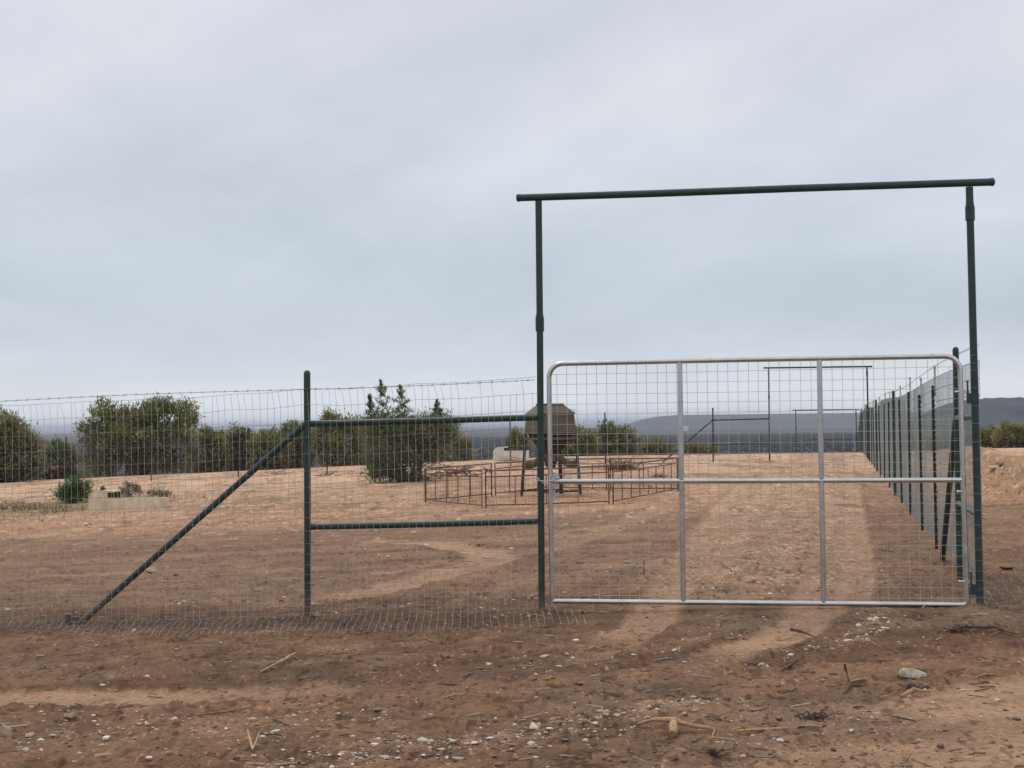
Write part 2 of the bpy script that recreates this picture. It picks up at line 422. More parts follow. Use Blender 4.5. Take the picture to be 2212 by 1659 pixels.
def build_ground():
    r1 = list(np.linspace(0.3, 8.4, 14)); r = 8.8; r2 = []
    while r < 112: r2.append(r); r += max(r * r / (1.95 * 1657) * 0.52, 0.012)
    r3 = list(np.geomspace(r, 60000, 150))
    R = np.array(r1 + r2 + r3)
    fa = np.radians(np.linspace(-23, 23, 1250)); ca = np.radians(np.linspace(23, 337, 106))[1:-1]
    Aa = np.concatenate([fa, ca])
    rr, aa = np.meshgrid(R, Aa, indexing='ij')
    x = rr * np.sin(aa); y = rr * np.cos(aa)
    z = lay(x, y)
    near = (rr < 140) & (rr > 6) & (np.abs(np.arctan2(x, y)) < rad(24))
    xn = x[near]; yn = y[near]; zn = z[near]
    s, t, smooth, edge, ridge = fields(xn, yn)
    f2 = fbm(xn * 0.45, yn * 0.45, 1, 3); f1 = fbm(xn * 1.7, yn * 1.3, 5, 4); f0 = fbm(xn * 6.5, yn * 5.0, 9, 3)
    fs = fbm(xn * 0.16 + 3, yn * 1.1, 23, 4)                    # grader streaks
    ff = fbm(xn * 17, yn * 12, 14, 2); fs2 = fbm(xn * 0.22 + 0.10 * yn, yn * 0.75 - 0.12 * xn, 29, 5)
    fm = fbm(xn * 3.4, yn * 2.2, 81, 4)
    sm = np.clip(smooth, 0, 1)
    rough = 1 - 0.9 * sm
    lump = np.maximum(0, f1 + 0.05) ** 1.3
    far_ok = 1 - sstep(60, 110, yn) * 0.6
    dn = 1 - 0.75 * sstep(17, 34, yn)
    calm = 1 - 0.75 * np.exp(-(t / 0.9) ** 2) * sstep(-0.3, 0.2, s) * sstep(4.9, 4.4, s)
    zn = zn + far_ok * calm * (0.05 * f2 + rough * dn * (0.036 * lump + 0.042 * f0 + 0.040 * ff) + 0.030 * fs) - 0.012 - 0.035 * sm * calm + 0.024 * edge * calm * np.clip(0.4 + 2.5 * f0 + 1.5 * f1, 0, 1.6) + 0.03 * ridge
    bank = np.exp(-((s - 8.0) / 1.5) ** 2) * sstep(4, 14, t)
    zn = zn + bank * (0.55 * np.maximum(0, f1) + 0.22 * f0 + 0.08 * ff)
    for (ps, pt) in ((0, 0), (4.29, 0), (-2.478, 0), (4.29, 2.6), (4.27, 5.45)):
        rp = np.hypot(s - ps, t - pt + 0.05); zn = zn + 0.035 * np.exp(-(rp / 0.16) ** 2) * (1 + 2 * ff)
    z[near] = zn
    # ---- soil colours
    c = np.zeros(x.shape + (3,), np.float32)
    d = rr
    L = lambda *v: np.array(v, np.float32)
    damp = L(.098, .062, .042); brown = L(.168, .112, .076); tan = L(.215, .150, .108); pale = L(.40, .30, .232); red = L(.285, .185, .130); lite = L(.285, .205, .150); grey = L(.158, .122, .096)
    mix = lambda a, b, k: a + (b - a) * np.clip(k, 0, 1)[..., None]
    yy = yn + 3.0 * f2
    col = np.tile(brown, xn.shape + (1,)).astype(np.float32)
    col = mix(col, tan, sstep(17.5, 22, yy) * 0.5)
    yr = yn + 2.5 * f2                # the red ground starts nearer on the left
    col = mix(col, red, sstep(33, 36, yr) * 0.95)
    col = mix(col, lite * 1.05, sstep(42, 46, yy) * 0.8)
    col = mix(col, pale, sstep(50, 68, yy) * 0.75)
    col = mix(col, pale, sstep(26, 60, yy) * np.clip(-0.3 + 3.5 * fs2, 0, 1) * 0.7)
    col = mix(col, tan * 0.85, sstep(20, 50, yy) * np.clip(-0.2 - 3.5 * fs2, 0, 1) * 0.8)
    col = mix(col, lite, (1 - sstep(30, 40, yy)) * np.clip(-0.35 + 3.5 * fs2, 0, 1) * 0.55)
    col = mix(col, damp, np.clip(-3.4 * fs - 0.12 + 0.9 * f1, 0, 1) * (1 - sstep(24, 42, yn)) * 0.8)
    col = mix(col, grey, np.clip(2.8 * fbm(xn * 0.4 + 9, yn * 0.6, 61, 3), 0, 1) * (1 - sstep(16, 30, yn)))
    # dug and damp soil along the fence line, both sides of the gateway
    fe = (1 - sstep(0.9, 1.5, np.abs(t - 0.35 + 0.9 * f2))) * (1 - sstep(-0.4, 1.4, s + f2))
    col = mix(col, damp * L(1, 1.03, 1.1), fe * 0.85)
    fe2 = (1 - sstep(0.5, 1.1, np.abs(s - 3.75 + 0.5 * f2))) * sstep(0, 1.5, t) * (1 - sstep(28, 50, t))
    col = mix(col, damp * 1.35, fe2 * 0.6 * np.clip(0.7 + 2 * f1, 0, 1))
    # loose dark soil in front of the gateway
    b1 = (1 - sstep(0.3, 1.1, np.abs(yn - 13.3 - 0.08 * xn + 1.2 * f2))) * sstep(-0.3, 0.15, f1 + 0.10)
    b2 = (1 - sstep(0.2, 0.8, np.abs(yn - 14.6 + 0.16 * xn + 1.2 * f2))) * sstep(-0.25, 0.2, f1) * sstep(1.0, 2.5, xn)
    col = mix(col, damp * 1.05, np.maximum(b1, b2) * 0.85)
    col = mix(col, tan * 0.95, sstep(11.2, 10.2, yn + f2) * sstep(0.5, 2.5, xn) * 0.6)
    # tracks: rubbed smooth and drier
    col = mix(col, lite * 1.08, np.clip(smooth * 1.5, 0, 1) * 0.88 * (1 - sstep(34, 46, yn)))
    col = mix(col, pale, np.clip(smooth - 1.0, 0, 1) * 1.6)
    col = mix(col, pale * 0.95, sm * 0.5 * sstep(26, 44, yn))
    col = mix(col, damp, edge * np.clip(0.25 + 2.2 * f0 + 1.6 * f1, 0, 1) * 0.75)
    col = mix(col, pale * 0.85, ridge * np.clip(0.2 + 2.5 * ff, 0, 1) * 0.55)
    # gravelly drive inside the gate
    dr = (1 - sstep(1.0, 1.6, np.abs(s - 2.05 + 0.5 * f2))) * sstep(0.8, 3, t)
    col = mix(col, L(.235, .165, .118), dr * 0.7)
    col = mix(col, L(.42, .33, .26), dr * np.clip(4 * ff - 0.3, 0, 1) * 0.8)
    # green grass far left
    gp = (1 - sstep(0.7, 1.4, np.hypot((xn + 15.5) / 3.2, (yn - 51) / 5.5) + 0.7 * f1))
    col = mix(col, L(.105, .095, .045), gp * 0.7)
    # bulldozed bank
    col = mix(col, L(.20, .135, .095), bank * np.clip(0.5 + 2 * f1, 0, 1))
    # small dark specks, straw and chips
    fade = 1 - sstep(40, 75, yn)
    spk = vnoise(xn * 26, yn * 9, 77) * 0.7 + 0.3 * vnoise(xn * 7, yn * 4, 79)
    col = mix(col, damp * 0.7, sstep(0.66, 0.80, spk) * 0.75 * fade * (0.35 + 0.65 * rough))
    spk2 = vnoise(xn * 41, yn * 15, 78)
    col = mix(col, pale, sstep(0.90, 0.97, spk2) * 0.6 * fade)
    dk = fbm(xn * 0.9, yn * 0.35, 71, 4)
    col = mix(col, L(.17, .12, .085), sstep(0.10, 0.20, dk) * sstep(28, 45, yn) * 0.7)
    dk2 = fbm(xn * 2.6, yn * 0.8, 73, 3)
    col = mix(col, L(.12, .085, .06), sstep(0.20, 0.28, dk2) * sstep(24, 36, yn) * 0.75)
    col = mix(col, L(.52, .43, .35), sstep(0.86, 0.94, vnoise(xn * 7, yn * 2.2, 75)) * sstep(24, 36, yn) * 0.6)
    # clumpy texture of broken soil, shading of its lumps put into the colour
    col *= (1 + (0.55 * f1 + 0.65 * fm) * (0.25 + 0.75 * rough) * (0.45 + 0.55 * dn) + 0.5 * f0 * rough * dn)[..., None]
    # beyond the crest and in the valley: winter scrub land
    scr = L(.020, .022, .022); scr2 = L(.036, .037, .036)
    v1 = fbm(x / 160, y / 420, 33, 5); v2 = fbm(x / 30, y / 30, 37, 3)
    cc = mix(np.tile(scr, x.shape + (1,)).astype(np.float32), scr2, np.clip(0.25 + 1.6 * v1 + 0.6 * v2, 0, 1))
    open_ = np.clip(4 * fbm(x / 900 + 5, y / 2600, 41, 4) - 0.25, 0, 1) * sstep(2500, 5000, d)
    cc = mix(cc, L(.22, .20, .15), open_)
    c[:] = cc
    inner = d < 100
    c[~near & inner] = brown
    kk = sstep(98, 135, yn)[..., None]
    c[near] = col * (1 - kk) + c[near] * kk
    nr, na = x.shape
    idx = np.arange(nr * na).reshape(nr, na)
    a0 = idx[:-1, :]; a1 = idx[1:, :]
    q = np.stack([a0, a1, np.roll(a1, -1, 1), np.roll(a0, -1, 1)], axis=-1).reshape(-1, 4)[:, ::-1]
    V3 = np.stack([x, y, z], axis=-1).reshape(-1, 3)
    # close the hole under the camera
    V3 = np.vstack([V3, [[0, 0, float(lay(0, 0))]]]); cN = np.vstack([c.reshape(-1, 3), [brown]])
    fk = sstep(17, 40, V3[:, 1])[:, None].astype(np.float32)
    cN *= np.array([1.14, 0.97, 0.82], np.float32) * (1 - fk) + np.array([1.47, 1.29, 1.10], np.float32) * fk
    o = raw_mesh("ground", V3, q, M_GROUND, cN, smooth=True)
    me = o.data
    tag(o, kind="structure")
    return R, Aa, z
GR, GA, GZ = build_ground()
FA_N = 1250
def hz(x, y):
    """height of the built ground mesh (bilinear)"""
    r = math.hypot(x, y); a = math.atan2(x, y)
    if abs(a) > rad(22.9) or r < 8.9 or r > 130: return H(x, y)
    i = min(max(int(np.searchsorted(GR, r)) - 1, 0), len(GR) - 2)
    f = (r - GR[i]) / (GR[i + 1] - GR[i])
    g = (a + rad(23)) / rad(46) * (FA_N - 1); j = min(int(g), FA_N - 2); g -= j
    return float((GZ[i, j] * (1 - f) + GZ[i + 1, j] * f) * (1 - g) + (GZ[i, j + 1] * (1 - f) + GZ[i + 1, j + 1] * f) * g)
def spot(px, py):
    d = ray(px, py); z = 0.0
    for i in range(40):
        P = CP + d * ((z - EYE) / d[2]); z = 0.5 * z + 0.5 * hz(P[0], P[1])
    return P[0], P[1], hz(P[0], P[1])

# ------------------------------------------------------------------ far hills
def make_hill(name, x0, x1, y0, depth, ztop, seed, left_run, right_run, bluff=0.55, tint=(.030, .034, .034)):
    nx, ny = 420, 34
    xs = np.linspace(x0, x1, nx); vs = np.linspace(0, 1, ny)
    X, Vv = np.meshgrid(xs, vs, indexing='ij')
    prof = np.clip((X - x0) / left_run, 0, 1) * sstep(0, 1, (x1 - X) / right_run)
    wav = fbm(X / (depth * 0.5), Vv * 2, seed, 4)
    cross = sstep(0.02, bluff, Vv + 0.25 * wav) * (1 - sstep(0.8, 1.0, Vv))
    zt = ztop * (1 + 0.10 * fbm(X / (depth * 0.35), Vv * 0.5, seed + 3, 4))
    Z = -30 + (zt + 30) * (1 - (1 - prof) ** 2.2) * cross
    Z += prof * cross * np.abs(fbm(X / (depth * 0.012), Vv * 40, seed + 9, 3)) * ztop * 0.2
    Y = y0 + Vv * depth + 0.10 * depth * wav
    col = np.tile(np.array(tint), X.shape + (1,)) * (1 + 1.8 * fbm(X / (depth * 0.03), Vv * 14, seed + 5, 4))[..., None]
    lig = np.clip(5 * fbm(X / (depth * 0.10), Vv * 26, seed + 7, 3) - 0.6, 0, 1)[..., None]
    col = col * (1 - lig) + np.array([.08, .08, .075]) * lig
    idx = np.arange(nx * ny).reshape(nx, ny)
    q = np.stack([idx[:-1, :-1], idx[1:, :-1], idx[1:, 1:], idx[:-1, 1:]], -1).reshape(-1, 4)
    o = raw_mesh(name, np.stack([X, Y, Z], -1).reshape(-1, 3), q, M_GROUND, col.reshape(-1, 3), smooth=True)
    return tag(o, kind="structure")
make_hill("mesa", 540, 2900, 7000, 1900, 32, 3, 290, 500)
make_hill("hill", 745, 2600, 2500, 900, 38, 8, 170, 300, 0.7)

# ------------------------------------------------------------------ wire netting
ROWS = np.array([.05, .12, .20, .285, .365, .455, .555, .66, .775, .905, 1.045, 1.20, 1.36, 1.53, 1.705, 1.88, 2.05, 2.22, 2.39])

def wires(paths, r, n=3):
    """many thin wires: paths = list of (k,3) arrays -> verts, quads"""
    VV = []; FF = []; base = 0
    ang = np.arange(n) * 2 * pi / n + 0.5
    for P in paths:
        P = np.asarray(P, float); k = len(P)
        T = np.gradient(P, axis=0); T /= np.maximum(np.linalg.norm(T, axis=1, keepdims=True), 1e-9)
        ref = np.where(np.abs(T[:, 2:3]) < 0.9, np.array([[0, 0, 1.0]]), np.array([[0, 1.0, 0.0]]))
        X = np.cross(ref, T); X /= np.linalg.norm(X, axis=1, keepdims=True); Y = np.cross(T, X)
        ring = P[:, None, :] + r * (np.cos(ang)[None, :, None] * X[:, None, :] + np.sin(ang)[None, :, None] * Y[:, None, :])
        VV.append(ring.reshape(-1, 3))
        i = np.arange(k - 1)[:, None] * n; j = np.arange(n)[None, :]; j2 = (j + 1) % n
        FF.append(np.stack([i + j, i + j2, i + n + j2, i + n + j], -1).reshape(-1, 4) + base); base += k * n
    return np.concatenate(VV), np.concatenate(FF)

def knots(points, r):
    P = np.asarray(points); o = np.array([[1, 0, 0], [-1, 0, 0], [0, 1, 0], [0, -1, 0], [0, 0, 1.5], [0, 0, -1.5]]) * r
    f = np.array([[0, 2, 4], [2, 1, 4], [1, 3, 4], [3, 0, 4], [2, 0, 5], [1, 2, 5], [3, 1, 5], [0, 3, 5]])
    v = (P[:, None, :] + o[None]).reshape(-1, 3)
    ff = (f[None] + (np.arange(len(P)) * 6)[:, None, None]).reshape(-1, 3)
    return v, np.concatenate([ff, ff[:, 2:3]], axis=1)

def merge(*vf):
    V_ = []; F_ = []; b = 0
    for v, f in vf: V_.append(v); F_.append(f + b); b += len(v)
    return np.concatenate(V_), np.concatenate(F_)

def netting(a0, a1, zf, off, seed, stay=0.0762, r=0.0017, axis=0, rows=ROWS, kn=True, ragged=None, seg=0.38, split=0):
    """fixed-knot game netting hung from a0 to a1 along one local axis; zf gives its foot height"""
    rs = np.random.default_rng(seed); paths = []; kp = []
    n = max(2, int(abs(a1 - a0) / seg)); L = np.linspace(a0, a1, n)
    foot = np.array([zf(v) for v in L]); wob = np.cumsum(rs.normal(0, 0.004, n)); wob -= np.linspace(wob[0], wob[-1], n)
    def P(a, z):
        b = off + np.interp(a, L, wob) * 0.6
        return (a, b, z) if axis == 0 else (b, a, z)
    sag = [rs.normal(0, 0.0022, n) for _ in rows]
    def rz(i, a): return np.interp(a, L, foot) + rows[i] + np.interp(a, L, sag[i])
    for i in range(len(rows)): paths.append(np.array([P(a, rz(i, a)) for a in L]))
    st = np.arange(a0, a1, stay if a1 > a0 else -stay)
    for a in st:
        lean = rs.normal(0, 0.004); pts = []
        top = len(rows)
        if ragged is not None and ragged(a) and rs.random() < 0.75: top -= 1
        for i in range(top):
            aa = a + lean * (rows[i] - 1) + (rs.normal(0, 0.012) if i == len(rows) - 1 else rs.normal(0, 0.0015)) - (0.02 if i == len(rows) - 1 else 0)
            pts.append(P(aa, rz(i, aa)))
            if kn and i < len(rows) - 1: kp.append(P(aa, rz(i, aa)))
        paths.append(np.array(pts))
    nl = len(rows)
    if split: return wires(paths[:nl], r * split), wires(paths[nl:], r)
    vf = [wires(paths, r)]
    if kn: vf.append(knots(kp, r * 2.5))
    return merge(*vf)

# ------------------------------------------------------------------ gateways (pipe frame with cross bar) and their brace frames
PR = 0.034
def dome(mb, p, r, n=16):
    pts = [(p[0], p[1], p[2] + r * sin(a)) for a in np.linspace(0, pi / 2 * 0.97, 6)]
    mb.tube(pts, [r * cos(a) for a in np.linspace(0, pi / 2 * 0.97, 6)], n)

def copy_tree(o, parent=None):
    c = o.copy(); COL.objects.link(c); c.parent = parent
    for ch in o.children: copy_tree(ch, c)
    return c

def make_gateway(loc, label):
    g = thing("pipe_gateway", label, "gateway", loc, -ANG, "tall green pipe gateways along the fence")
    m = MB(); m.tube([(0.0, 0, -0.5), (0.021, 0, 2.9), (0.024, 0, 4.215)], PR, 18); p1 = m.build("gate_post", M_GREEN, g)
    m = MB(); m.tube([(4.30, 0, -0.4), (4.272, 0, 3.9), (4.270, 0, 4.19)], PR + 0.002, 18); p2 = m.build("gate_post", M_GREEN, g)
    m = MB(); m.tube([(0.0205, 0, 2.885), (0.0205, 0, 3.03)], PR + 0.010, 18); m.tube([(0.0205, 0, 3.028), (0.021, 0, 3.075)], [PR + 0.006, PR + 0.0008], 18); m.build("coupling", M_GREEN, p1)
    m = MB(); m.tube([(4.272, 0, 3.865), (4.271, 0, 4.0)], PR + 0.012, 18); m.tube([(4.271, 0, 3.998), (4.271, 0, 4.05)], [PR + 0.008, PR + 0.003], 18); m.build("coupling", M_GREEN, p2)
    m = MB(); m.tube([(-0.172, 0, 4.256), (1.2, 0, 4.246), (2.6, 0, 4.243), (4.475, 0, 4.231)], PR + 0.003, 20); cb = m.build("cross_bar", M_GREEN, g)
    m = MB(); m.tube([(-0.205, 0, 4.2565), (-0.198, 0, 4.2565), (-0.170, 0, 4.256)], [PR * 0.7, PR + 0.006, PR + 0.006], 20); m.build("end_cap", M_GREEN, cb)
    m = MB(); m.tube([(4.470, 0, 4.231), (4.495, 0, 4.231), (4.506, 0, 4.231), (4.512, 0, 4.231)], [PR + 0.007, PR + 0.007, PR * 0.85, PR * 0.4], 20); m.build("end_cap", M_GREEN, cb)
    for zc in (2.14, 0.30):
        m = MB(); m.box((4.262, -0.030, zc), (0.115, 0.012, 0.10), bev=0.003); m.box((4.232, -0.015, zc), (0.05, 0.03, 0.085), bev=0.003)
        m.tube([(4.216, -0.025, zc - 0.05), (4.216, -0.025, zc + 0.16)], 0.0095, 10)
        m.tube([(4.216, -0.025, zc + 0.155), (4.216, -0.025, zc + 0.168)], 0.013, 10)
        m.build("hinge_bracket", M_GREEN, g)
    return g

def make_brace(loc, label):
    b = thing("fence_brace", label, "fence brace", loc, -ANG, "green pipe H braces beside the gateways")
    m = MB(); m.tube([(-2.478, 0, -0.6), (-2.458, 0, 2.50)], PR + 0.0015, 18); dome(m, (-2.458, 0, 2.50), PR + 0.0015)
    p = m.build("brace_post", M_GREEN, b)
    m = MB(); m.tube([(-2.425, 0, 1.975), (-1.2, 0, 1.99), (-0.012, 0, 2.010)], PR - 0.001, 18); m.build("brace_rail", M_GREEN, b)
    m = MB(); m.tube([(-2.44, 0, 0.90), (-1.2, 0, 0.925), (-0.03, 0, 0.957)], PR - 0.001, 18); m.build("brace_rail", M_GREEN, b)
    m = MB(); m.tube([(-2.485, 0, 1.965), (-3.6, 0, 1.045), (-5.02, 0, -0.13), (-5.2, 0, -0.28)], PR - 0.001, 18); d = m.build("diagonal_brace", M_GREEN, b)
    m = MB(); m.tube([(-5.155, 0, -0.5), (-5.165, 0, -0.03)], PR + 0.002, 18); m.box((-5.09, 0, -0.085), (0.11, 0.05, 0.05), bev=0.01)
    m.build("stub_post", M_GREEN, b)
    return b

G0 = gate_to_world(0, 0, 0)
gw1 = make_gateway(G0, "nearest tall dark green pipe gateway, framing the silver wire gate")
br1 = make_brace(G0, "nearest green pipe H brace with long diagonal, left of the silver gate")
def h_gate(t, s=0): x, y, _ = gate_to_world(s, t); return H(x, y)
T2, T3, T4 = 57.4, 104.5, 172.0
for t, lab, zz in ((T2, "second green pipe gateway, seen small through the silver gate above the crest", 0.02),
                   (T3, "third green pipe gateway, low behind the crest beyond the second one", None),
                   (T4, "faintest and farthest pipe gateway, down the slope against the dark valley", None)):
    c = copy_tree(gw1); z = h_gate(t, 2.1) if zz is None else zz
    c.location = gate_to_world(0, t, z); c["label"] = lab
for t, lab, zz in ((T2, "green pipe H brace and diagonal left of the second gateway, beyond the red pen", 0.02),
                   (T3, "small dark H brace just over the crest beside the third gateway", None)):
    c = copy_tree(br1); z = h_gate(t, -2.0) if zz is None else zz
    c.location = gate_to_world(0, t, z); c["label"] = lab

# ------------------------------------------------------------------ the silver gate
gate = thing("wire_gate", "closed silver tube gate filled with square welded wire, chained to green pipe posts", "gate", G0, -ANG)
TB = 0.0255; yg = -0.005
def arc(cx, cz, a0, a1, r, n=9): return [(cx + r * cos(a), yg, cz + r * sin(a)) for a in np.linspace(a0, a1, n)]
m = MB()
L0, L1 = 0.110, 4.172; ZT, ZB, ZM = 2.553, 0.148, 1.357
rc = 0.145
m.tube([(L0 + 0.004, yg, 0.115), (L0, yg, 1.3), (L0, yg, ZT - rc)] + arc(L0 + rc, ZT - rc, pi, pi / 2, rc)[1:] + [(2.1, yg, ZT + 0.004)] +
       arc(L1 - rc - 0.02, ZT - rc, pi / 2, 0, rc) + [(L1 - 0.012, yg, 1.3), (L1 + 0.008, yg, 0.105)], TB, 16)
m.build("gate_frame", M_GALV, gate)
for xa, xb, z in ((L0 + TB * 0.6, L1 - TB * 0.4, ZB),):
    m = MB(); m.tube([(xa, yg, z), (xb, yg, z)], TB, 16); m.build("bottom_rail", M_GALV, gate)
m = MB(); m.tube([(L0 + 0.01, yg, ZM + 0.002), (L1 - 0.02, yg, ZM - 0.006)], TB - 0.0015, 16); m.build("middle_rail", M_GALV, gate)
for x in (1.4395, 2.8125):
    m = MB(); m.tube([(x + 0.001, yg, ZB + 0.012), (x, yg, ZM - 0.015)], TB + 0.001, 16); m.tube([(x, yg, ZM + 0.018), (x - 0.001, yg, ZT - 0.015)], TB + 0.001, 16)
    m.build("gate_stile", M_GALV, gate)
paths = []
rs = np.random.default_rng(3)
zs = np.arange(ZB + 0.06, ZT - 0.03, 0.1016)
xs_ = np.arange(L0 + 0.075, L1 - 0.02, 0.1016)
def bow(x, z): return 0.006 * sin(3.1 * x + 1.7 * z)
for z in zs:
    k = np.linspace(L0 + 0.02, L1 - 0.02, 22); zz = z + np.cumsum(rs.normal(0, 0.0007, 22))
    paths.append(np.array([(a, yg + 0.028 + bow(a, z), c) for a, c in zip(k, zz)]))
for x in xs_:
    k = np.linspace(ZB, ZT - (0.02 if 0.25 < x < 3.95 else 0.10), 16); xx = x + np.cumsum(rs.normal(0, 0.0006, 16)) - 0.0
    paths.append(np.array([(a, yg + 0.031 + bow(a, c), c) for a, c in zip(xx, k)]))
v, f = wires(paths, 0.0022, 4)
raw_mesh("welded_wire", v, f, M_WIRE, np.ones((len(v), 3)), gate)
for z in (2.205, 1.24, 0.375):
    m = MB(); m.tube([(L1 - 0.012 + (2.2 - z) * 0.009, yg, z - 0.022), (L1 - 0.012 + (2.2 - z) * 0.009, yg, z + 0.022)], TB + 0.005, 14)
    m.box((L1 + 0.03, yg - 0.012, z), (0.07, 0.02, 0.03), bev=0.003)
    m.tube([(L1 - 0.07, yg - 0.012, z), (L1 - 0.02, yg - 0.012, z)], 0.010, 8); m.tube([(L1 - 0.075, yg - 0.012, z), (L1 - 0.058, yg - 0.012, z)], 0.017, 6)
    m.build("hinge_clamp", M_GALV, gate)
m = MB()
for a, b in (((3.845, 2.553), (3.855, 2.563)), ((3.875, 2.548), (3.89, 2.572)), ((3.878, 2.570), (3.886, 2.558)), ((3.90, 2.548), (3.915, 2.572)), ((3.903, 2.570), (3.911, 2.558))):
    y = yg - TB - 0.0005 + 0.004
    m.tube([(a[0], y, a[1]), (b[0], y + 0.002, b[1])], 0.003, 5)
m.build("ink_mark", M_INK, gate)
m = MB(); m.prism([(0.137, 1.372), (0.215, 1.372), (0.195, 1.43), (0.137, 1.462)], yg - 0.004, yg + 0.004); m.build("latch_plate", M_EXT, gate)

def chain_links(mb, pts, ln=0.042, r=0.0042):
    pts = np.array(pts, float); seg = np.linalg.norm(np.diff(pts, axis=0), axis=1); cum = np.concatenate([[0], np.cumsum(seg)])
    n = int(cum[-1] / (ln * 0.72))
    for i in range(n):
        u = (i + 0.5) / n * cum[-1]
        p = np.array([np.interp(u, cum, pts[:, k]) for k in range(3)]); q = np.array([np.interp(min(u + 0.01, cum[-1]), cum, pts[:, k]) for k in range(3)])
        t = q - p; L = np.linalg.norm(t); t = t / L if L > 1e-9 else np.array([0, 0, -1.0])
        w = np.cross(t, [0, 1, 0.3]); w /= np.linalg.norm(w)
        if i % 2: w = np.cross(t, w)
        loop = []
        for a in np.linspace(0, 2 * pi, 13): loop.append(p + t * (ln / 2) * cos(a) * (1.0) + w * 0.0125 * sin(a))
        mb.tube(loop, r, 5, caps=False)
ch = MB()
chain_links(ch, [(-0.045, 0.01, 1.412), (-0.03, -0.042, 1.395), (0.0, -0.046, 1.375), (0.05, -0.040, 1.355), (0.09, -0.036, 1.352), (0.14, -0.040, 1.37), (0.20, -0.042, 1.402)])
chain_links(ch, [(0.145, -0.045, 1.42), (0.155, -0.042, 1.34), (0.156, -0.040, 1.24), (0.155, -0.040, 1.17)])
chain = ch.build("gate_chain", M_GALV, None, G0, rz=-ANG)
tag(chain, "short silver chain looped round the green post and the gate's left stile", "chain")

# ------------------------------------------------------------------ left fence: netting, barbed strand, ground apron
def foot_left(a):
    x, y, _ = gate_to_world(a, -0.04); return 0.6 * hz(x, y) + 0.4 * H(x, y) - 0.02
lf = thing("woven_wire_fence", "woven wire fence with barbed top strand, left of the silver gate on green pipes", "wire fence", G0, -ANG)
v, f = netting(-8.6, -0.01, foot_left, -(PR + 0.006), 21, r=0.0022, ragged=lambda a: a > -0.8)
raw_mesh("wire_netting", v, f, M_WIRE, np.ones((len(v), 3)), lf)
def barbed(a0, a1, zf, y):
    n = int(abs(a1 - a0) / 0.04); L = np.linspace(a0, a1, n); P = []
    A1 = np.array([(a, y + 0.003 * sin(a * 60), zf(a) + 0.003 * cos(a * 60)) for a in L]); A2 = np.array([(a, y - 0.003 * sin(a * 60), zf(a) - 0.003 * cos(a * 60)) for a in L])
    P += [A1, A2]
    for a in np.arange(min(a0, a1), max(a0, a1), 0.125):
        z = zf(a); P.append(np.array([(a - 0.012, y - 0.012, z - 0.013), (a, y, z), (a + 0.01, y + 0.008, z + 0.015)])); P.append(np.array([(a + 0.012, y - 0.012, z - 0.012), (a, y, z + 0.002), (a - 0.01, y + 0.008, z + 0.015)]))
    return wires(P, 0.0018, 3)
zbarb = lambda a: 2.392 + 0.022 * (a) + 0.010 * a * a * 0.0 + 0.012 * sin(a * 1.1)
v, f = barbed(-8.6, -0.02, zbarb, -(PR + 0.008)); raw_mesh("barbed_strand", v, f, M_BARB, np.ones((len(v), 3)), lf)

def apron(a0, a1, width, side, seed, lift=None, axis=0, shear=0.22, stay=0.0762, base=-(PR + 0.01), rows=(0, .05, .12, .22, .34, .47, .61, .76, .92, 1.08)):
    rs = np.random.default_rng(seed); paths = []
    rows = np.array(rows) / rows[-1] * width
    def P(a, w):
        b = base + side * w
        s_, t_ = (a + side * -shear * w, b) if axis == 0 else (b, a + shear * w)
        x, y, _ = gate_to_world(s_, t_)
        z = max(hz(x, y), H(x, y) - 0.03) + 0.020 + 0.012 * sin(a * 7 + w * 5) + 0.014 * sin(a * 2.3 - w * 9)
        if lift is not None: z += lift(a, w)
        return (s_, t_, z)
    L = np.arange(a0, a1, 0.04)
    for w in rows: paths.append(np.array([P(a, w) for a in L]))
    for a in np.arange(a0, a1, stay):
        paths.append(np.array([P(a, w) for w in np.linspace(0, width, 26)]))
    return wires(paths, 0.0023, 3)
v, f = apron(-8.6, 0.40, 1.25, -1, 5, lift=lambda a, w: 0.10 * max(0, (-4.6 - a)) * w if a < -4.6 else 0.0)
raw_mesh("ground_apron", v, f, M_WIRE_OLD, np.ones((len(v), 3)), lf)

# ------------------------------------------------------------------ right fence running away into the distance
SR = 4.29
def foot_right(t):
    x, y, _ = gate_to_world(SR, t); return H(x, y) - 0.02
rf = thing("woven_wire_fence", "long woven wire fence running away right of the silver gate into the distance", "wire fence", G0, -ANG)
def steps(t): # stretches between posts sag and rise a little
    return foot_right(t) + 0.05 * sin(t * 0.21 + 0.5) - 0.03
l1, s1 = netting(0.03, 40.0, steps, SR + 0.045, 31, axis=1, r=0.0016, kn=False, stay=0.0762, split=2.6)
l2, s2 = netting(40.0, 108.0, steps, SR + 0.045, 32, axis=1, r=0.0014, kn=False, stay=0.1524, seg=1.2, split=3.0)
v, f = merge(s1, s2); raw_mesh("stay_wires", v, f, M_STAY, np.ones((len(v), 3)), rf)
v, f = merge(l1, l2); raw_mesh("line_wires", v, f, M_LINE, np.ones((len(v), 3)), rf)
v, f = barbed(0.03, 60, lambda t: steps(t) + 2.54, SR + 0.04)
v[:, [0, 1]] = v[:, [1, 0]]
raw_mesh("barbed_strand", v, f[:, ::-1], M_WIRE, np.ones((len(v), 3)), rf)
tie0 = None
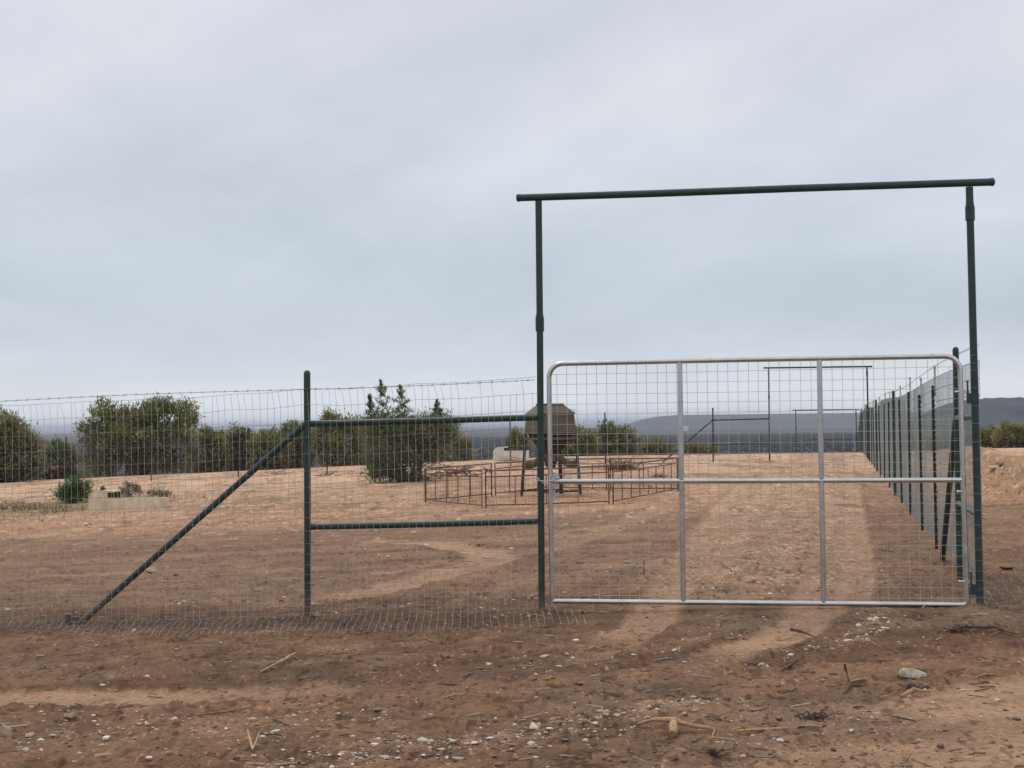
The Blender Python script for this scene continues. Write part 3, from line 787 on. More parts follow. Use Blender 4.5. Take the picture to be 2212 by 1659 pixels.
for z in list(ROWS) + [2.46, 2.54]:
    for (t, r0, ss) in ((0.0, PR + 0.005, 4.272 + (4.3 - 4.272) * (1 - z / 4)), (2.6, PR + 0.004, SR)):
        if tie0 is None:
            a = np.linspace(0, 2 * pi, 15); v, f = wires([np.stack([r0 * np.cos(a), r0 * np.sin(a), 0.004 * np.sin(a)], -1)], 0.0022, 3)
            tie0 = raw_mesh("wire_tie", v, f, M_WIRE, np.ones((len(v), 3)), rf); tt = tie0
        else: tt = tie0.copy(); link(tt, rf)
        tt.location = (ss, t, z + 0.02); tt.rotation_euler = (0.05 * sin(z * 9), 0, z * 7)
v, f = apron(-0.3, 3.4, 1.05, 1, 8, axis=1, base=SR + 0.06, shear=0.3, rows=(0, .12, .24, .36, .5, .64, .8, .96, 1.1))
raw_mesh("ground_apron", v, f, M_WIRE_OLD, np.ones((len(v), 3)), rf)
# pipe posts, brace
def pipe_post(t, r, h=2.56):
    zb = foot_right(t); m = MB(); m.tube([(SR, t, zb - 0.4), (SR, t, zb + h - r)], r, 14); dome(m, (SR, t, zb + h - r), r, 14); return m.build("line_post", M_GREEN, rf)
pipe_post(2.6, PR + 0.001, 2.63)
m = MB(); m.tube([(SR, 0.03, 1.97), (SR, 2.57, 1.95)], PR - 0.002, 14); m.build("brace_rail", M_GREEN, rf)
m = MB(); m.tube([(SR, 0.03, 1.02), (SR, 2.57, 1.0)], PR - 0.002, 14); m.build("brace_rail", M_GREEN, rf)
m = MB(); m.tube([(SR - 0.01, 2.63, 1.93), (SR - 0.03, 5.55, -0.05)], PR + 0.001, 14); m.build("diagonal_brace", M_GREEN, rf)
for t in (23.9, 42.2, 60.5, 79.0): pipe_post(t, PR + 0.002, 2.50)

def tpost_mesh(h_green, h_ext):
    m = MB()
    m.box((0, 0.010, h_green / 2 - 0.2), (0.042, 0.007, h_green + 0.4)); m.box((0, -0.008, h_green / 2 - 0.2), (0.008, 0.03, h_green + 0.4))
    z = 0.12
    while z < h_green - 0.03: m.box((0, 0.018, z), (0.018, 0.010, 0.028)); z += 0.075
    return m
tposts = [7.1, 11.0, 15.5, 19.7, 28.3, 33.0, 37.6, 46.8, 51.3, 55.9, 65, 69.6, 74.3, 83.6, 88.2, 92.9, 97.5, 102]
p0 = None
for t in tposts:
    if p0 is None:
        p0 = tpost_mesh(2.27, 0).build("steel_post", M_TPOST, rf, smooth=False); q0 = MB(); q0.tube([(0, 0.030, 2.12), (0, 0.030, 2.55)], 0.013, 8)
        for z in (2.16, 2.36, 2.50): q0.tube([(0, 0.030, z), (0, 0.030, z + 0.03)], 0.019, 8)
        q0 = q0.build("post_extension", M_EXT, p0); pp = p0
    else:
        pp = p0.copy(); link(pp, rf); qq = q0.copy(); link(qq, pp)
    zj = {15.5: 0.06, 19.7: -0.02, 11.0: -0.06}.get(t, random.uniform(-0.04, 0.04))
    pp.location = (SR + 0.005, t, foot_right(t) + zj); pp.rotation_euler = (random.uniform(-0.012, 0.012), random.uniform(-0.012, 0.012), -pi / 2)

# ------------------------------------------------------------------ cross fence far behind the pen
xf = thing("steel_post_fence", "far thin fence of dark steel posts crossing in front of the tree line", "wire fence", gate_to_world(0, T2, 0), -ANG)
def foot_far(a): x, y, _ = gate_to_world(a, T2); return H(x, y)
v, f = netting(-34, -0.05, foot_far, 0, 51, r=0.0016, kn=False, stay=0.1524, seg=1.5); raw_mesh("wire_netting", v, f, M_WIRE_OLD, np.ones((len(v), 3)), xf)
for a in np.arange(-7.3, -34, -4.35):
    c = bpy.data.objects.new("steel_post", p0.data); link(c, xf); c.location = (a, 0, foot_far(a)); c.scale = (1.5, 1.5, 1.0)

# ------------------------------------------------------------------ red panels round the feeder
PN = {k: spot(*p) for k, p in dict(A=(918, 1085), B=(1042, 1098), B2=(1047, 1098), E=(1064, 1072), E2=(1069, 1071), C=(1318, 1089.5), C2=(1324, 1089.5), G=(1311.5, 1059.5), G2=(1317, 1060), HH=(1466, 1060), K=(1190, 1056.5)).items()}
def panel(a, b, label, h=0.88, seed=0):
    a = np.array(PN[a]); b = np.array(PN[b]); L = np.hypot(*(b - a)[:2]); rz = math.atan2(b[1] - a[1], b[0] - a[0])
    th = thing("livestock_panel", label, "livestock panel", tuple(a), rz, "rusty panels linked into a pen round the feeder")
    dzr = (b[2] - a[2]) / L; T = lambda x, z: (x, 0, z + dzr * x)
    fr = MB(); R_ = 0.0185
    fr.tube([T(0.03, -0.05), T(0.03, h)], R_, 8); fr.tube([T(L - 0.03, -0.05), T(L - 0.03, h)], R_, 8)
    fr.tube([T(0.03, h - 0.01), T(L / 2, h - 0.018), T(L - 0.03, h - 0.01)], R_, 8)
    fr.build("panel_frame", M_RUST, th)
    for z in (h * 0.83, 0.07):
        q = MB(); q.tube([T(0.03, z), T(L / 2, z - 0.01), T(L - 0.03, z)], R_ * 0.82, 8); q.build("panel_rail", M_RUST, th)
    n = max(2, round(L / 0.85))
    for i in range(1, n): q = MB(); q.tube([T(L * i / n, 0.07), T(L * i / n, h * 0.83)], 0.0125, 6); q.build("panel_bar", M_RUST, th)
    pth = []
    for x in np.arange(0.1, L - 0.05, 0.10): pth.append(np.array([T(x, 0.07), T(x, h * 0.83)]))
    for z in np.linspace(0.14, h * 0.76, 6): pth.append(np.array([T(0.03, z), T(L - 0.03, z)]))
    v, f = wires(pth, 0.0016, 3); raw_mesh("panel_mesh", v, f, M_RUST, np.ones((len(v), 3)), th)
    for x in (0.03, L - 0.03):
        for z in (h * 0.3, h * 0.75): q = MB(); q.tube([T(x - 0.02, z), T(x + 0.02, z + 0.012), T(x + 0.03, z - 0.05)], 0.009, 6); q.build("panel_pin", M_RUST, th)
panel("A", "B", "short rusty pen panel at the near left corner, left of the green gate post")
panel("B2", "C", "long rusty pen panel on the near side, passing behind the green gate post")
panel("C2", "HH", "rusty pen panel slanting back at the right, behind the gate's first upright")
panel("A", "E", "rusty pen panel running back from the pen's left corner")
panel("E2", "K", "rusty pen panel at the back, left behind the feeder's legs")
panel("K", "G", "rusty pen panel at the back, right behind the feeder's legs")
panel("G2", "HH", "farthest right rusty pen panel, in front of the grass clump")

# ------------------------------------------------------------------ feeder
def feeder():
    ax, ay, az = spot(1129, 1069); bx, by, bz = spot(1251, 1073)
    cx, cy = (ax + bx) / 2 + 0.02, (ay + by) / 2; cz = (az + bz) / 2
    th = thing("game_feeder", "olive brown hopper feeder on four legs inside the rusty pen", "feeder", (cx, cy, cz), rad(24))
    W = 0.50
    def ring(w, z): return [(-w, -w, z), (w, -w, z), (w, w, z), (-w, w, z)]
    def loft(rings, name, m_, parent=None, close=True):
        m = MB(); v = []; f = []
        for r_ in rings: v += r_
        for i in range(len(rings) - 1):
            for k in range(4): k2 = (k + 1) % 4; f.append((i * 4 + k, i * 4 + k2, i * 4 + 4 + k2, i * 4 + 4 + k))
        if close: f.append((3, 2, 1, 0)); n = len(v); f.append((n - 4, n - 3, n - 2, n - 1))
        m.add(v, f); return m.build(name, m_, parent or th, smooth=False)
    body = loft([ring(W + 0.025, 1.63), ring(W + 0.01, 1.66), ring(W - 0.03, 2.12), ring(W - 0.02, 2.14)], "hopper_body", M_OLIVE)
    m = MB()
    for zz in (1.70, 2.08):
        for s_ in (-1, 1):
            m.box((0, s_ * (W + 0.004 - (zz - 1.66) * 0.07), zz), (2 * W - 0.06, 0.012, 0.03)); m.box((s_ * (W + 0.004 - (zz - 1.66) * 0.07), 0, zz), (0.012, 2 * W - 0.08, 0.03))
    m.build("body_rib", M_OLIVE, body)
    lid = loft([ring(W - 0.005, 2.14), ring(W - 0.005, 2.155), ring(0.29, 2.36)], "hopper_lid", M_OLIVE)
    m = MB(); m.box((0, 0, 2.385), (0.56, 0.56, 0.055), bev=0.008); m.build("lid_cap", M_OLIVE_D, lid)
    m = MB(); m.tube([(W - 0.1, -W + 0.05, 2.18), (W - 0.12, -W + 0.02, 2.26), (W - 0.02, -W + 0.02, 2.25), (W - 0.0, -W + 0.05, 2.17)], 0.010, 6); m.build("lid_handle", M_EXT, lid)
    loft([ring(0.15, 1.10), ring(0.20, 1.16), ring(W - 0.10, 1.50), ring(W - 0.06, 1.63)], "hopper_cone", M_OLIVE_D)
    for s_ in (-1, 1):
        m = MB(); m.box((0, s_ * (W + 0.03), 1.50), (2 * W + 0.24, 0.045, 0.06)); m.build("support_beam", M_OLIVE, th)
        m = MB(); m.box((s_ * (W + 0.03), 0, 1.50), (0.045, 2 * W + 0.012, 0.056)); m.build("support_beam", M_OLIVE, th)
    for sx in (-1, 1):
        for sy in (-1, 1):
            m = MB(); x, y = sx * W, sy * W; x1, y1 = sx * (W + 0.10), sy * (W + 0.10)
            for dx, dy in ((1, 0), (0, 1)):
                a = np.array([x, y, 1.65]); b = np.array([x1, y1, -0.06])
                m.tube([a - np.array([sx * dx * .03, sy * dy * .03, 0]), b - np.array([sx * dx * .03, sy * dy * .03, 0])], 0.034, 4)
            m.build("leg", M_OLIVE_D, th)
    for s_ in (-1, 1):
        m = MB(); m.box((0, s_ * (W + 0.095), 0.13), (2 * W + 0.16, 0.045, 0.05)); m.build("skid", M_OLIVE_D, th)
    m = MB(); m.tube([(0, 0, 1.12), (0, 0, 1.02), (0, 0, 0.74)], [0.16, 0.21, 0.12], 12); m.build("outlet_head", M_OLIVE, th)
    for a in (rad(-24), rad(66), rad(156), rad(246)):
        m = MB(); d = np.array([cos(a), sin(a), 0]); z = np.array([0, 0, 1.0])
        m.tube([d * 0.06 + z * 1.08, d * 0.22 + z * 0.98, d * 0.38 + z * 0.87, d * 0.50 + z * 0.815], [0.10, 0.105, 0.10, 0.10], 10)
        m.tube([d * 0.47 + z * 0.82, d * 0.58 + z * 0.805, d * 0.70 + z * 0.83], [0.10, 0.112, 0.12], 10, caps=False)
        q = m.build("feed_chute", M_OLIVE, th)
        m = MB(); m.tube([d * 0.675 + z * 0.825, d * 0.68 + z * 0.826], [0.110, 0.110], 10); m.build("mouth_shade", M_DARK, q)  # dark disc paints the shade inside the chute
feeder()

# ------------------------------------------------------------------ water troughs
def trough(loc, rz, label, m_, L=2.05, Wd=0.62, hh=0.33, group="concrete water troughs"):
    th = thing("water_trough", label, "water trough", loc, rz, group)
    m = MB(); w = 0.07
    m.box((0, -Wd / 2 + w / 2, hh / 2 - 0.1), (L, w, hh + 0.2), bev=0.012); m.box((0, Wd / 2 - w / 2, hh / 2 - 0.1), (L, w, hh + 0.2), bev=0.012)
    m.box((-L / 2 + w / 2 - 0.002, 0, hh / 2 - 0.1), (w, Wd - 0.01, hh + 0.196), bev=0.012); m.box((L / 2 - w / 2 + 0.002, 0, hh / 2 - 0.1), (w, Wd - 0.01, hh + 0.196), bev=0.012)
    m.build("basin", m_, th)
    m = MB(); m.box((0, 0, hh * 0.45), (L - 2 * w - 0.004, Wd - 2 * w - 0.004, 0.05)); m.build("water_surface", M_WATER, th)
    # float cover with a rounded left end and dark plates painting the opening's shade on its right
    pr = [(-L / 2 + 0.03 + 0.34 * (1 - cos(a)), hh + 0.22 * sin(a)) for a in np.linspace(0, pi / 2, 9)] + [(-L / 2 + 0.72, hh + 0.222), (-L / 2 + 0.735, hh + 0.21), (-L / 2 + 0.74, hh + 0.002)]
    pr = [(x, max(z, hh + 0.002)) for x, z in pr]
    m = MB(); m.prism(pr, -Wd / 2 + 0.02, Wd / 2 - 0.02); cv = m.build("float_cover", m_, th)
    m = MB(); m.box((-L / 2 + 0.742, 0.0, hh + 0.095), (0.012, Wd - 0.16, 0.155)); m.box((-L / 2 + 0.665, -Wd / 2 + 0.018, hh + 0.090), (0.165, 0.012, 0.15), rot=None); m.build("opening_shade", M_DARK, cv)
    return th
lx, ly, lz = spot(185, 1099); rx_, ry_, rz_ = spot(345, 1098)
k = math.atan2(ry_ - ly, rx_ - lx)
px_, py_, pz_ = spot(272, 1100)
trough((px_, py_ + 0.3, pz_ - 0.02), rad(-9), "cream concrete water trough half buried in red soil beside the green bush", M_CONC, L=2.15)
d_ = ray(1104, 983); Y_ = 88.0; P_ = CP + d_ * (Y_ / d_[1])
trough((P_[0], P_[1], H(P_[0], P_[1]) + 0.10), rad(-6), "white water trough on the far crest, seen between big cedar and feeder", M_WHITE, L=1.85, hh=0.40)
m = MB(); yy_ = Y_ - 1.3
hp = [(-0.75, -0.1), (-0.6, 0.08), (-0.3, 0.24), (0.0, 0.30), (0.35, 0.26), (0.6, 0.12), (0.8, -0.1)]
vv = []; ff = []
for j, fy in enumerate((0, .35, .7, 1, 1.3)):
    for (x, z) in hp: vv.append((x + 0.04 * sin(5 * j + x * 9), fy, z * sin(pi * (0.12 + 0.76 * fy / 1.3)) - 0.04))
for j in range(4):
    for i in range(6): ff.append((j * 7 + i, j * 7 + i + 1, j * 7 + 8 + i, j * 7 + 7 + i))
m.add(vv, ff); M_HEAP = mat("red_heap", (.26, .15, .095), (.40, .26, .17), 0.95, 0, 6, 6, 0.02)
o = m.build("soil_heap", M_HEAP, None, (P_[0] - 0.1, P_[1] - 1.7, H(P_[0], P_[1] - 1.2)))
tag(o, "small reddish soil heap in front of the white trough", "soil heap")

# ------------------------------------------------------------------ trees
GREENS = [(.190, .216, .072), (.230, .232, .080), (.150, .180, .068), (.262, .250, .090)]
DARKG = [(.112, .150, .078), (.142, .174, .082), (.172, .194, .088)]
OLIVE = [(.224, .220, .084), (.250, .240, .094), (.182, .194, .084)]
BROWN = [(.095, .080, .045), (.080, .066, .042)]

def leaves(lobes, seed, n_cl, per, size, palette, spread=0.17, up_=0.6, low_thin=0.35, htot=1.0):
    rs = np.random.default_rng(seed); P = []; N = []; C = []
    vol = np.array([(l[3] * l[4] * l[5]) ** 0.667 * (l[6] if len(l) > 6 else 1) for l in lobes]); vol /= vol.sum()
    pal = np.array(palette)
    for li, l in enumerate(lobes):
        k = max(3, int(n_cl * vol[li])); c = np.array(l[:3]); r = np.array(l[3:6])
        for _ in range(k):
            d = rs.normal(size=3); d /= np.linalg.norm(d); q = c + d * r * (rs.random() ** 0.33) * rs.uniform(0.78, 1.08)
            if q[2] < htot * 0.42 and rs.random() > low_thin: continue
            if q[2] < 0.08: q[2] = rs.uniform(0.05, 0.3)
            kk = int(per * rs.uniform(0.5, 1.5)); sp_ = spread * rs.uniform(0.6, 1.3)
            pts = q + rs.normal(size=(kk, 3)) * min(sp_, 0.45 * r[0]) * np.array([1, 1, 0.85])
            base = pal[rs.integers(len(pal))] * rs.uniform(0.65, 1.5)
            P.append(pts); dd = d * 0.7 + np.array([0, 0, up_]) + rs.normal(size=(kk, 3)) * 0.55; N.append(dd)
            C.append(base * rs.uniform(0.8, 1.2, (kk, 1)))
    P = np.concatenate(P); N = np.concatenate(N); C = np.concatenate(C)
    N /= np.linalg.norm(N, axis=1, keepdims=True)
    ref = rs.normal(size=P.shape); S = np.cross(N, ref); S /= np.maximum(np.linalg.norm(S, axis=1, keepdims=True), 1e-6)
    ln = size * rs.uniform(0.6, 1.4, (len(P), 1)); wd = ln * 0.27
    v = np.stack([P - S * wd - N * ln * 0.4, P + S * wd - N * ln * 0.4, P + N * ln * 0.8 + S * wd * 0.2], 1).reshape(-1, 3)
    f = np.arange(len(v)).reshape(-1, 3)
    return v, f, np.repeat(C, 3, axis=0)

def stems(lobes, seed, base_r, n_stem, twigs, htot, spread0=0.25):
    rs = np.random.default_rng(seed + 77); m = MB()
    for i in range(n_stem):
        l = lobes[rs.integers(len(lobes))]; tip = np.array(l[:3]) + rs.normal(size=3) * np.array(l[3:6]) * 0.35
        b = np.array([rs.normal() * spread0, rs.normal() * spread0, -0.15]); pts = []
        for u in np.linspace(0, 1, 7): p = b + (tip - b) * np.array([u ** 1.2, u ** 1.2, u]); p[:2] += rs.normal(size=2) * 0.05 * htot / 4; pts.append(p)
        m.tube(pts, list(np.linspace(base_r, base_r * 0.2, 7)), 6)
        for _ in range(twigs):
            u = rs.uniform(0.15, 0.95); p = b + (tip - b) * u; d = rs.normal(size=3); d[2] = abs(d[2]) * 0.6; d /= np.linalg.norm(d)
            ln = rs.uniform(0.25, 0.7) * htot / 4 * 1.4; q = p + d * ln
            m.tube([p, p + d * ln * 0.5 + rs.normal(size=3) * 0.05, q], [base_r * 0.22, base_r * 0.14, base_r * 0.05], 4, caps=False)
            for _ in range(2):
                e = d + rs.normal(size=3) * 0.7; e /= np.linalg.norm(e); m.tube([p + d * ln * 0.6, p + d * ln * 0.6 + e * ln * 0.6], [base_r * 0.1, base_r * 0.035], 3, caps=False)
    return m

def plant(name, label, cat, px, base_y, Y, w_px, h_px, lobes, seed, palette, group=None, dens=1.0, leaf=0.12, twig=6, nst=6, low=0.35, br=0.07, sink=0.0, up_=0.6, z=None, dead=0.0, spires=None):
    """lobes in units of the tree's own width and height"""
    d = ray(px, base_y)
    if Y is None: x, y, zz = spot(px, base_y); Y = y
    else:
        P = CP + d * (Y / d[1]); x, y = P[0], P[1]; zz = P[2] if z is None else z
    w = w_px * Y / 3580; h = h_px * Y / 3580
    ls = [(a[0] * w, (a[4] if len(a) > 4 else 0) * w, a[1] * h, a[2] * w, (max(a[2] * w, 0.25 * min(w, 3)) * 0.9 if a[2] > 0.06 else a[2] * w), a[3] * h, (a[5] if len(a) > 5 else 1)) for a in lobes]
    th = thing(name, label, cat, (x, y, zz - sink), 0, group)
    n_cl = int(dens * 37 * (w * h) ** 0.85 + 25)
    v, f, c = leaves(ls, seed, n_cl, 26, leaf, palette, spread=0.11 + 0.018 * h, htot=h, low_thin=low, up_=up_)
    if spires:
        rs = np.random.default_rng(seed + 9); VS = [v]; FS = [f]; CS = [c]; nb = len(v)
        for (sx, z0, z1, rr_, lean) in spires:
            u = rs.random(700) ** 0.75; ax_ = np.stack([(sx + lean * u) * w, 0.04 * w * np.sin(u * 3 + sx * 20), (z0 + (z1 - z0) * u) * h], 1)
            lay_ = 0.75 + 0.5 * np.sin(u * 34 + rs.uniform(0, 6)); th_ = rs.uniform(0, 2 * pi, 700); od = np.stack([np.cos(th_), np.sin(th_), np.zeros(700)], 1)
            rad_ = rr_ * w * (1 - u) ** 0.8 * lay_ * rs.random(700) ** 0.5 + 0.01; P = ax_ + od * rad_[:, None]
            N = od * 0.75 + np.array([0, 0, 1.0]) + rs.normal(size=(700, 3)) * 0.25; N /= np.linalg.norm(N, axis=1, keepdims=True)
            S = np.cross(N, rs.normal(size=(700, 3))); S /= np.linalg.norm(S, axis=1, keepdims=True); ln = leaf * rs.uniform(0.7, 1.5, (700, 1)) * 1.2; wd = ln * 0.22
            VS.append(np.stack([P - S * wd - N * ln * 0.4, P + S * wd - N * ln * 0.4, P + N * ln * 0.8], 1).reshape(-1, 3)); FS.append(np.arange(2100).reshape(-1, 3) + nb); nb += 2100
            CS.append(np.repeat(np.array(palette)[rs.integers(len(palette), size=700)] * rs.uniform(0.75, 1.2, (700, 1)), 3, axis=0))
        v = np.concatenate(VS); f = np.concatenate(FS); c = np.concatenate(CS)
    stems(ls, seed, br, nst, twig, h, 0.06 * w).build("trunk", M_BARK, th)
    raw_mesh("crown", v, f, M_LEAF, c, th)
    if dead > 0:
        low_l = [(a[0], a[1], min(a[2], h * 0.42), a[3] * 1.0, a[4], min(a[5], h * 0.28), a[6]) for a in ls]
        v, f, c = leaves(low_l, seed + 5, int(n_cl * 0.34 * dead), 22, leaf * 1.5, [(.235, .208, .186), (.195, .174, .156), (.270, .240, .215), (.180, .180, .122)], spread=0.14 + 0.02 * h, htot=h, low_thin=1.0, up_=0.5)
        raw_mesh("dead_twigs", v, f, M_LEAF, c, th)
    return th

TG = "trees along the crest behind the cleared field"
BIG = [(-.40, .60, .10, .13), (-.27, .78, .14, .17), (-.10, .70, .17, .18), (.08, .78, .17, .17), (.20, .88, .13, .11), (.34, .80, .13, .15), (.43, .70, .07, .10), (.0, .55, .30, .22), (.25, .55, .22, .2),
       (-.2, .42, .24, .2, 0, .7), (.12, .30, .22, .24, 0, .8), (.30, .28, .18, .2, 0, .6), (-.3, .22, .18, .2, 0, .5)]
plant("juniper_tree", "large spreading dark juniper with flat crown, tallest at the left", "tree", 298, 1036, 101, 262, 182, BIG, 1, GREENS, TG, 1.25, 0.15, 12, 12, 0.85, 0.11, dead=1.5)
plant("juniper_tree", "dark olive juniper cut by the photo's left edge", "tree", 8, 1046, 91, 170, 168, [(-.1, .75, .3, .24), (.15, .62, .25, .25), (.3, .45, .2, .25), (.38, .28, .14, .2), (-.2, .45, .35, .3), (0, .2, .4, .22, 0, .7)], 2, OLIVE, TG, 1.25, 0.14, 10, 10, 0.85, 0.1, dead=1.5)
CED = [
       (-.24, .60, .17, .10), (-.04, .60, .18, .10), (-.36, .55, .10, .12), (.12, .56, .14, .10), (.22, .60, .12, .09), (.34, .58, .09, .09), (.0, .3, .3, .14, 0, .6), (.265, .73, .022, .045, 0, 2), (.27, .66, .04, .06, 0, 1.5), (.40, .52, .08, .10), (-.15, .44, .30, .12), (.2, .40, .26, .14), (.05, .5, .3, .1),
       (-.34, .30, .12, .12), (-.36, .15, .10, .12, 0, 1.8), (-.22, .10, .16, .09, 0, 1.6), (-.1, .25, .2, .12, 0, .8), (.25, .24, .18, .12, 0, .6)]
cedar = plant("cedar_tree", "bushy dark cedar with two spired tops, nearest tree behind the wire fence", "tree", 888, 1043, 60.5, 222, 222, CED, 3, DARKG + [GREENS[2]], None, 2.0, 0.075, 14, 14, 0.55, 0.07, up_=0.95, dead=0.35, spires=[(-.225, .45, 1.0, .21, -.06), (-.05, .45, .95, .20, -.05), (-.35, .45, .86, .12, -.05), (.26, .5, .80, .10, .0)])
rowl = [(0, .72, .34, .2), (-.25, .6, .22, .24), (.25, .6, .22, .24), (0, .4, .42, .25), (-.2, .2, .25, .2, 0, .7), (.22, .2, .25, .2, 0, .7)]
ROW = [ # px, base y, Y, w, h, palette, label
    (120, 1008, 108, 110, 62, DARKG, "low dark green shrub tree in the gap left of the large juniper", 'a'),
    (60, 1006, 112, 110, 70, GREENS, "low green shrub tree beside the juniper at the photo's left edge", 'a'),
    (452, 1006, 106, 90, 92, GREENS, "green bushy tree touching the right side of the large juniper", 'b'),
    (520, 1004, 108, 92, 92, OLIVE + BROWN, "greyish thin-leaved tree second to the right of the large juniper", 'b'),
    (585, 1002, 104, 92, 86, OLIVE, "olive bushy tree behind the top of the green diagonal pipe", 'a'),
    (642, 1000, 106, 96, 96, GREENS, "dense green tree right behind the green brace post's left side", 'b'),
    (728, 998, 102, 120, 116, GREENS + OLIVE, "tall olive green tree right of the brace post, above the top rail", 'c'),
    (790, 998, 104, 100, 104, OLIVE, "olive tree between the brace post and the spired cedar", 'b'),
    (985, 1000, 98, 80, 66, GREENS, "small green tree peeping out right of the spired cedar", 'a'),
    (1118, 990, 104, 52, 66, GREENS, "small yellow-green tree just left of the feeder", 'c'),
    (1250, 990, 102, 90, 72, GREENS, "green tree just right of the feeder hopper", 'b'),
    (1326, 990, 104, 120, 80, DARKG + GREENS, "tallest dark tree on the crest between feeder and gate upright", 'c'),
    (1408, 990, 108, 90, 48, GREENS, "low green tree left of the gate's first upright", 'a'),
    (1505, 990, 118, 100, 36, GREENS, "lowest green tree right of the gate's first upright", 'a'),
    (2000, 990, 112, 110, 60, OLIVE, "olive shrub row tree behind the right wire fence", 'a'),
    (2140, 975, 112, 90, 58, OLIVE, "olive green shrub tree just right of the tall gate post", 'a'),
    (2192, 974, 108, 90, 66, GREENS, "green shrub tree at the photo's right edge", 'b'),
    (2270, 975, 108, 100, 60, OLIVE, "shrub tree past the right edge of the crest", 'a'),
]
VAR = {'a': rowl, 'b': [(-.1, .78, .22, .18), (.18, .70, .2, .18), (-.3, .55, .18, .25), (.3, .5, .18, .25), (0, .45, .4, .25), (0, .2, .4, .2, 0, .7)],
       'c': [(-.12, .84, .14, .14), (-.05, .72, .24, .18), (.2, .66, .2, .2), (-.3, .55, .2, .2), (.35, .45, .13, .2), (0, .45, .42, .25), (0, .2, .42, .2, 0, .7)]}
for i, (px, by, Y, w, h, pal, lab, k) in enumerate(ROW):
    k_ = 34 if px < 600 else 16
    plant("scrub_tree", lab, "tree", px, by + k_, Y, w, h + k_, VAR[k], 100 + i, pal, TG, 1.15, 0.15, 7, 7, 0.9, 0.07, dead=1.4)
plant("green_bush", "round bright green bush beside the cream trough", "bush", 160, 1087, None, 80, 56, [(0, .62, .32, .3), (-.25, .45, .22, .3), (.25, .5, .24, .32), (0, .3, .45, .28), (.05, .85, .12, .14)], 201, [(.085, .150, .055), (.115, .175, .062), (.072, .120, .052)], None, 2.6, 0.075, 4, 8, 1.0, 0.02)
plant("grey_shrub", "sparse grey-green shrub behind the cream trough", "shrub", 280, 1074, None, 62, 36, [(-.05, .75, .15, .22), (.15, .68, .12, .2), (-.28, .4, .18, .25), (.32, .45, .14, .25), (0, .3, .4, .2)], 202, [(.15, .14, .09), (.18, .16, .11), (.12, .12, .07)], None, 1.4, 0.05, 8, 9, 0.9, 0.012)
plant("grey_shrub", "small dry twiggy shrub right of the cream trough's end", "shrub", 345, 1074, None, 50, 18, [(-.2, .5, .3, .4), (.25, .35, .25, .3)], 203, BROWN + [(.16, .13, .08)], None, 0.6, 0.05, 8, 8, 0.8, 0.01)
plant("dark_weed", "small dark weed standing right behind the trough's rounded cover", "weed", 222, 1068, None, 10, 16, [(0, .6, .4, .4)], 205, DARKG, None, 0.7, 0.05, 4, 3, 1, 0.01)

# grass clumps
def tuft(px, py, w, h, n, cols, label, name="grass_clump", seed=0, lean=0.5):
    x, y, z = spot(px, py); rs = np.random.default_rng(seed); k = y / 3580; w *= k; h *= k
    P = []; C = []
    for i in range(n):
        b = np.array([rs.normal() * w * 0.22, rs.normal() * w * 0.2, -0.02]); d = np.array([rs.normal() * lean, rs.normal() * lean, 1.0]); d /= np.linalg.norm(d)
        L = h * rs.uniform(0.5, 1.15); wd = rs.uniform(0.006, 0.012) * y / 45
        s = np.cross(d, rs.normal(size=3)); s /= np.linalg.norm(s)
        mid = b + d * L * 0.6; tip = b + d * L + np.array([d[0], d[1], -0.5]) * L * 0.12
        P += [b - s * wd, b + s * wd, mid + s * wd * 0.7, mid - s * wd * 0.7, mid - s * wd * 0.7, mid + s * wd * 0.7, tip + s * 0.001, tip - s * 0.001]; c = np.array(cols[rs.integers(len(cols))]) * rs.uniform(0.8, 1.2); C += [c] * 8
    f = np.arange(len(P)).reshape(-1, 4)
    o = raw_mesh(name, np.array(P), f, M_GRASS, np.array(C), loc=(x, y, z)); return tag(o, label, "grass")
STRAW = [(.20, .16, .085), (.14, .12, .06), (.27, .21, .12)]
tuft(1343, 1015, 82, 36, 260, [(.11, .10, .055), (.07, .065, .04), (.17, .14, .08)], "dark spiky grass clump behind the pen's far right panel", seed=1, lean=0.75)
tuft(1425, 1031, 40, 16, 80, STRAW, "short dry grass tuft left of the gate's first upright behind the pen", seed=2, lean=0.8)
rs = np.random.default_rng(9); P = []; C = []
for i in range(5200):
    x = rs.normal() * 3.0 - 16.5; y = rs.normal() * 4.2 + 51
    if vnoise(np.array([x * .7]), np.array([y * .5]), 3)[0] < 0.42: continue
    z = hz(x, y); L = rs.uniform(0.05, 0.17); wd = rs.uniform(0.008, 0.016); a = rs.uniform(0, pi); lx_, ly_ = rs.normal(0, 0.04, 2)
    c = np.array([(.13, .125, .05), (.20, .17, .09), (.09, .10, .04)][rs.integers(3)]) * rs.uniform(0.8, 1.2)
    P += [(x - wd * cos(a), y - wd * sin(a), z - 0.01), (x + wd * cos(a), y + wd * sin(a), z - 0.01), (x + lx_, y + ly_, z + L)]; C += [c] * 3
o = raw_mesh("grass", np.array(P), np.arange(len(P)).reshape(-1, 3), M_GRASS, np.array(C)); tag(o, "patch of short green grass left of the cream trough", "grass", kind="stuff")

